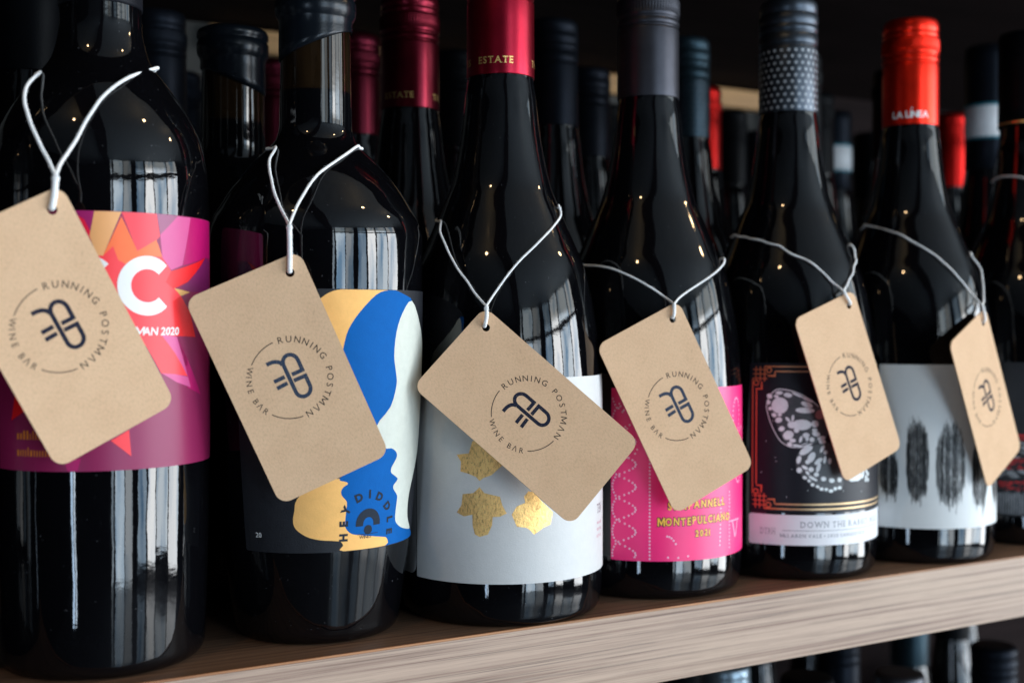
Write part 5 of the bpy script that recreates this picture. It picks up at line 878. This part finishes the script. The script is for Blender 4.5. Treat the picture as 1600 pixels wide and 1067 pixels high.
back_bottle(.151, .235, 'navy capped bottle behind the starburst bottle, in the third row', 'cap_navy')
back_bottle(.1993, .3858, 'small looking navy capped bottle at the back, left of the torn capsule', 'cap_navy')
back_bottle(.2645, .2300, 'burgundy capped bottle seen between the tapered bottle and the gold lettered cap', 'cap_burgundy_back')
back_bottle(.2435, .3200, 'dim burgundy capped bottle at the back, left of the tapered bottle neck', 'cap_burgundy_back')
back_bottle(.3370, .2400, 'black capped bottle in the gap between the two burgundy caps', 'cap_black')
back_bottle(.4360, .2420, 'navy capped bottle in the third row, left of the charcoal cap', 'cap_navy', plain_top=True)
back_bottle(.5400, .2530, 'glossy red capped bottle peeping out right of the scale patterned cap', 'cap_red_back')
back_bottle(.6190, .3170, 'black capped bottle in front of the tan trim, left of the dotted cap', 'cap_black')
def banded(x, y, label, z0, z1, top):
    t = bottle('bur', x, y, label, seg=72)
    lathe('capsule', [(15.2, 236), (15.4, 236.2), (15.4, z0)] + [(15.4, z1), (15.5, top - 8), (15.2, top - 1), (13.5, top), (.01, top)], M['cap_navy'], t, 96)
    bnd = lathe('white_band', [(15.42, z0), (15.6, z0 + .1), (15.6, z1 - .1), (15.42, z1)], M['cap_white'], t, 96)
    for a, b_ in ((z0 - 1.6, z0 - .1), (z1 + .1, z1 + 1.8)):
        lathe('teal_ring', [(15.42, a), (15.65, a + .1), (15.65, b_ - .1), (15.42, b_)], M['cap_teal_ring'], t, 96)
banded(.7050, .2900, 'navy capped bottle with a white band, seen between the dotted and the red cap', 252, 271, 300)
banded(.7070, .1400, 'tall navy capped bottle with a white and teal band, right of the red cap', 258.5, 280, 323)
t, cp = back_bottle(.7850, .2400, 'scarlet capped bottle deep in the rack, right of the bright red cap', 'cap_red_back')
back_bottle(.5280, .1400, 'black capped bottle hidden in the second row behind the brush oval bottle', 'cap_black')
back_bottle(.6180, .1420, 'black capped bottle in the second row behind the red capped one', 'cap_black')

for x, y, lab, c_ in ((.073, .1385, 'black capped bottle in deep shade behind the left end bottle', 'cap_black'),
                      (.060, .2330, 'black capped bottle in the third row at the far left, nearly lost in shade', 'cap_black'),
                      (.108, .3300, 'black capped bottle at the back left, behind the starburst bottle neck', 'cap_black'),
                      (.630, .2330, 'dark capped bottle in the third row, left of the white banded one', 'cap_black'),
                      (.520, .3450, 'dark capped bottle against the wall, under the middle of the tan trim', 'cap_black'),
                      (.705, .3850, 'dark capped bottle against the wall behind the white banded one', 'cap_navy'),
                      (.800, .3400, 'dark capped bottle against the wall, left of the scarlet cap', 'cap_black'),
                      (.880, .2500, 'navy capped bottle in the third row, right of the scarlet cap', 'cap_navy'),
                      (.895, .3500, 'black capped bottle against the wall at the far right', 'cap_black'),
                      (.800, .1450, 'black capped bottle in the second row at the far right edge', 'cap_black')):
    back_bottle(x, y, lab, c_)
# ------------------------------------------------------------------ bottles on the lower shelf
LG = 'bottles on the lower shelf'
for x, y, lab, cm_, zz in ((.497, .170, 'silver capped bottle on the lower shelf, top just under the board', 'cap_silver', -.390),
                      (.467, .064, 'dull black capped bottle on the lower shelf, right of the silver cap', 'cap_black', -.366),
                      (.559, .082, 'grey capped bottle on the lower shelf, at the front in the middle', 'cap_pewter', -.3815),
                      (.677, .108, 'black capped bottle with a pale glint, right end of the lower shelf', 'cap_navy', -.3865),
                      (.766, .262, 'teal grey capped bottle at the back of the lower shelf, right', 'cap_teal', -.390),
                      (.630, .205, 'slate capped bottle at the back of the lower shelf, centre', 'cap_navy', -.390),
                      (.560, .300, 'black capped bottle against the wall on the lower shelf, below the silver cap', 'cap_black', -.390),
                      (.660, .330, 'black capped bottle against the wall on the lower shelf, centre', 'cap_black', -.390),
                      (.760, .370, 'black capped bottle against the wall on the lower shelf, behind the teal cap', 'cap_black', -.390),
                      (.862, .300, 'black capped bottle against the wall on the lower shelf, right', 'cap_black', -.390),
                      (.955, .370, 'black capped bottle against the wall on the lower shelf, far right corner', 'cap_black', -.390),
                      (.800, .150, 'black capped bottle in the second row of the lower shelf, right', 'cap_black', -.390)):
    k = dict(plain_top=True) if cm_ in ('cap_navy', 'cap_teal') else {}
    t, cp = back_bottle(x, y, lab, cm_, z=-.390, group=LG, L=59.5 + (zz + .390) * 1000, **k)

# ------------------------------------------------------------------ tags
CW, CH, HU, HV = 45.35, 85.1, 6.36, 6.14
LC = (-22.5, -42.55)
LOGO = {'swoosh': [(-5.85, 8.42), (-3.71, 8.40), (-1.95, 7.85), (-.85, 6.95), (-.45, 5.9)],
        'stem': [(-.15, 6.6), (-.15, 2.3), (-.13, -2.31), (-.1, -4.9), (.0, -6.2), (.55, -7.35), (1.6, -8.15), (2.8, -8.35), (4.1, -8.0), (5.1, -7.1), (5.62, -5.67), (5.65, -3.31), (5.65, -.62)],
        'hook': [(6.32, -1.25), (.95, -1.25)],
        'bowl': [(-.15, 4.4), (-.10, 6.2), (.55, 7.6), (1.7, 8.4), (2.8, 8.55), (4.0, 8.15), (4.95, 7.2), (5.45, 5.8), (5.5, 3.6), (5.5, .55)],
        'hook2': [(6.17, 1.18), (1.2, 1.18)],
        'bar': [(-1.55, 1.5), (-5.9, 1.35)], 'bar2': [(-1.55, -1.1), (-5.9, -1.4)]}
def make_card_mesh():
    rcn = 4.6; out = []
    for cx, cy, a in ((-rcn, -rcn, 0), (-CW + rcn, -rcn, 90), (-CW + rcn, -CH + rcn, 180), (-rcn, -CH + rcn, 270)):
        for i in range(9):
            t = R(a + 90 * i / 8); out.append((cx + rcn * math.cos(t), cy + rcn * math.sin(t)))
    hole = [(-HU + 1.65 * math.cos(2 * PI * i / 24), -HV + 1.65 * math.sin(2 * PI * i / 24)) for i in range(24)]
    bm = bmesh.new()
    def ring(P, z):
        vs = [bm.verts.new((x / 1000, y / 1000, z)) for x, y in P]
        return vs, [bm.edges.new((vs[i], vs[(i + 1) % len(vs)])) for i in range(len(vs))]
    for z in (0, -.00055):
        v1, e1 = ring(out, z); v2, e2 = ring(hole, z)
        bmesh.ops.triangle_fill(bm, use_beauty=True, edges=e1 + e2)
        if z == 0: top = (v1, v2)
    bot = (v1, v2)
    for a, b in zip(top, bot):
        for i in range(len(a)):
            j = (i + 1) % len(a); bm.faces.new((a[i], a[j], b[j], b[i]))
    bmesh.ops.recalc_face_normals(bm, faces=bm.faces[:])
    me = bpy.data.meshes.new('card'); bm.to_mesh(me); bm.free(); me.materials.append(M['kraft'])
    return me
CARD = make_card_mesh()
def flat_print(name, bm, mats, parent):
    bm.normal_update()
    bmesh.ops.triangulate(bm, faces=bm.faces[:])
    for v in bm.verts: v.co = ((v.co.x) / 1000, (v.co.z) / 1000, v.co.y / 1000)
    for f in bm.faces:
        f.normal_update()
        if f.normal.z < 0: f.normal_flip()
    me = bpy.data.meshes.new(name); bm.to_mesh(me); bm.free()
    for m in mats: me.materials.append(m)
    o = bpy.data.objects.new(name, me); COL.objects.link(o)
    if parent: o.parent = parent
    return o
def make_prints():
    bm = bmesh.new()
    off = lambda P: [(LC[0] + x, LC[1] + y) for x, y in P]
    lv = .02
    for k, P in LOGO.items():
        Q = catmull(P, 5) if k in ('swoosh', 'stem', 'bowl') else P
        ribbon(bm, off(Q), 1.50, lv); lv += .004
    o1 = flat_print('printed_logo', bm, [M['ink_navy']], None)
    bm = bmesh.new()
    for a0, a1 in ((91.1, 135.8), (-94.8, -140.4)):
        P = [(LC[0] + 15.1 * math.cos(R(a0 + (a1 - a0) * i / 24)), LC[1] + 15.1 * math.sin(R(a0 + (a1 - a0) * i / 24))) for i in range(25)]
        ribbon(bm, P, .36, .02)
    def ring_text(L, h, inward):
        for ch, a in L:
            g = 'Λ' if ch == 'A' else ch
            v, f, x0, x1 = glyph(g, .004); w = (x1 - x0) * h / CAPH
            up = R(a) if not inward else R(a + 180)
            c = (LC[0] + 15.1 * math.cos(R(a)), LC[1] + 15.1 * math.sin(R(a)))
            ux, uy = math.cos(up), math.sin(up); rx, ry = uy, -ux
            put_glyph(bm, g, h, lambda p, q, c=c, w=w: (c[0] + (p - w / 2) * rx + (q - h / 2) * ux, c[1] + (p - w / 2) * ry + (q - h / 2) * uy), .004, .02)
    ring_text(list(zip('RUNNING', (80.2, 68.3, 55.8, 43.9, 34.1, 24.4, 11.8))) + list(zip('POSTMAN', (-9.3, -21.4, -33.6, -45.4, -58, -72.1, -85.2))), 2.55, False)
    ring_text(list(zip('WINEBAR', (145.2, 153.6, 162.6, 174.0, -169.9, -160.6, -149.8))), 2.25, True)
    o2 = flat_print('printed_ring_text', bm, [M['ink_brown']], None)
    return o1, o2
LOGO_O, RING_O = make_prints()
used = [False]
def tube(P, rad, seg=6):
    P = [Vector(p) for p in P]; vs = []; fs = []
    t = (P[1] - P[0]).normalized(); n = t.orthogonal().normalized()
    for i, p in enumerate(P):
        t2 = (P[min(i + 1, len(P) - 1)] - P[max(i - 1, 0)]).normalized()
        n = (n - t2 * n.dot(t2)).normalized(); b = t2.cross(n)
        for k in range(seg):
            a = 2 * PI * k / seg; vs.append(p + (n * math.cos(a) + b * math.sin(a)) * rad)
    for i in range(len(P) - 1):
        for k in range(seg):
            j = (k + 1) % seg; fs.append((i * seg + k, i * seg + j, (i + 1) * seg + j, (i + 1) * seg + k))
    return vs, fs
def twisted(P, strands=3, helix=.36, rad=.40, pitch=2.6, seedv=1, wob=.18, fuzz=True):
    """P in mm; returns verts (m) and faces of a plied string along P"""
    Q = [Vector(p) for p in catmull([tuple(p) for p in P], 26)]
    rg = random.Random(seedv)
    # resample evenly
    D = [0.0]
    for i in range(1, len(Q)): D.append(D[-1] + (Q[i] - Q[i - 1]).length)
    L = D[-1]; n = max(8, int(L / .42)); S = []; j = 0
    for k in range(n + 1):
        d = L * k / n
        while j < len(Q) - 2 and D[j + 1] < d: j += 1
        t = (d - D[j]) / max(1e-9, D[j + 1] - D[j]); S.append(Q[j].lerp(Q[j + 1], t))
    ph = [rg.uniform(0, 6) for _ in range(6)]
    for k in range(n + 1):
        d = L * k / n; w = wob * min(1, k / 6, (n - k) / 6)
        S[k] = S[k] + Vector((math.sin(d * .55 + ph[0]), math.sin(d * .43 + ph[1]) * .4, math.sin(d * .61 + ph[2]))) * w
    vs, fs = [], []
    frames = []; t = (S[1] - S[0]).normalized(); nn = t.orthogonal().normalized()
    for i in range(n + 1):
        t2 = (S[min(i + 1, n)] - S[max(i - 1, 0)]).normalized(); nn = (nn - t2 * nn.dot(t2)).normalized(); frames.append((nn.copy(), t2.cross(nn)))
    for s in range(strands):
        C = []
        for i in range(n + 1):
            a = 2 * PI * (s / strands + (L * i / n) / pitch); a_, b_ = frames[i]
            C.append(S[i] + (a_ * math.cos(a) + b_ * math.sin(a)) * helix)
        v, f = tube(C, rad, 7); o = len(vs); vs += v; fs += [tuple(q + o for q in g) for g in f]
    if fuzz:
        for _ in range(int(L * 1.3)):
            i = rg.randrange(n); a_, b_ = frames[i]; a = rg.uniform(0, 2 * PI)
            d0 = (a_ * math.cos(a) + b_ * math.sin(a)); tt = (S[min(i + 1, n)] - S[max(0, i - 1)]).normalized()
            p = S[i] + d0 * (helix + rad * .7); l = rg.uniform(.25, .8)
            C = [p, p + d0 * l * .5 + tt * l * rg.uniform(-.6, .6), p + d0 * l * .7 + tt * l * rg.uniform(-1.2, 1.2)]
            v, f = tube(C, .022, 3); o = len(vs); vs += v; fs += [tuple(q + o for q in g) for g in f]
    return [tuple(x / 1000 for x in v) for v in vs], fs
TP = {'B1': ([0.0636, -0.00905, 0.17386], [[0.8837, -0.4657, 0.047], [-0.0011, -0.1024, -0.9947], [0.4681, 0.879, -0.091]]), 'B2': ([0.14799, -0.00496, 0.1547], [[0.8724, -0.4132, -0.261], [-0.2711, 0.0354, -0.9619], [0.4067, 0.9099, -0.0811]]), 'B3': ([0.23201, 0.00552, 0.13455], [[0.6914, -0.6418, -0.3317], [-0.0707, 0.3968, -0.9152], [0.719, 0.6562, 0.229]]), 'B4': ([0.33012, 0.00285, 0.13796], [[0.8851, -0.4295, -0.1794], [-0.1455, 0.1108, -0.9831], [0.4422, 0.8962, 0.0355]]), 'B5': ([0.44166, 0.00563, 0.14452], [[0.9415, -0.3333, 0.0492], [0.0754, 0.0659, -0.995], [0.3283, 0.9405, 0.0872]]), 'B7': ([0.53145, -0.00099, 0.13628], [[0.881, -0.413, 0.2308], [0.2306, -0.0511, -0.9717], [0.4131, 0.9093, 0.0502]])}
TAGL = {'B1': 'kraft tag hanging on the starburst bottle, the largest and leftmost tag',
        'B2': 'kraft tag hanging on the tapered bottle, covering the blue face label',
        'B3': 'kraft tag tilted nearly sideways across the gold leaf label',
        'B4': 'kraft tag hanging in front of the neon pink label',
        'B5': 'kraft tag hanging over the black moth wing label',
        'B7': 'narrow looking kraft tag turned away, in front of the brush oval label'}
for key in ('B3', 'B1', 'B2', 'B4', 'B5', 'B7'):
    T, Mx = TP[key]
    mw = Matrix(((Mx[0][0], Mx[0][1], Mx[0][2], T[0]), (Mx[1][0], Mx[1][1], Mx[1][2], T[1]), (Mx[2][0], Mx[2][1], Mx[2][2], T[2]), (0, 0, 0, 1)))
    t = empty('swing_tag', None, TAGL[key], 'tag', 'kraft tags tied round the bottle necks', mw)
    card = bpy.data.objects.new('card', CARD); COL.objects.link(card); card.parent = t
    if key == 'B3': a, b = LOGO_O, RING_O
    else:
        a, b = LOGO_O.copy(), RING_O.copy(); COL.objects.link(a); COL.objects.link(b)
    if key in ('B2', 'B4'):
        a.data = a.data.copy(); a.data.materials[0] = M['ink_slate']
    a.parent = card; b.parent = card
    s = STR[key]
    big = {'B1': 1.32, 'B2': 1.15}.get(key, 1.0)
    vs, fs = twisted(s['loop'], 3, .25 * big, .30 * big, 2.2, ord(key[1]) + 3, .05 if key != 'B5' else .28)
    k2 = [list(p) for p in s['knot']]
    for q_ in (2, 3):
        k2[q_][0] += .25; k2[q_][1] += 1.05
    v2, f2 = twisted(k2, 3, .44 * big, .46 * big, 3.4, 5, .0)
    o_ = len(vs); vs += v2; fs += [tuple(q + o_ for q in f) for f in f2]
    # small wrap of string at the fork
    J = Vector(k2[0]); Hh = Vector(k2[2]); ax = (Hh - J).normalized(); e1 = ax.orthogonal().normalized(); e2 = ax.cross(e1)
    Wp = [tuple(J + ax * (.4 + 1.1 * q / 18) + (e1 * math.cos(q * .9) + e2 * math.sin(q * .9)) * .75 * big) for q in range(19)]
    v3, f3 = tube([tuple(x / 1000 for x in p) for p in Wp], .00032 * big, 7)
    o_ = len(vs); vs += [tuple(v) for v in v3]; fs += [tuple(q + o_ for q in f) for f in f3]
    mesh_obj('string', vs, fs, M['cotton'], t)
# the loose loop on the last bottle (its tag hangs outside the picture)
P = []
for k in range(30):
    a = R(-128 + 300 * k / 29); zz = 206 + 10 * math.cos(a + 1.6)
    r = PROF['bur'](zz) + 1.3 + (3.5 * math.exp(-((math.degrees(a) + 20) / 30) ** 2))
    P.append((625.5 + r * math.sin(a), 47.0 - r * math.cos(a), zz))
vs, fs = twisted(P, 3, .25, .30, 2.2, 9, .05)
o = mesh_obj('string_loop', vs, fs, M['cotton'])
tag(o, 'white cotton string looped round the neck of the bottle at the right end', 'string')

bpy.data.objects.remove(_fo)
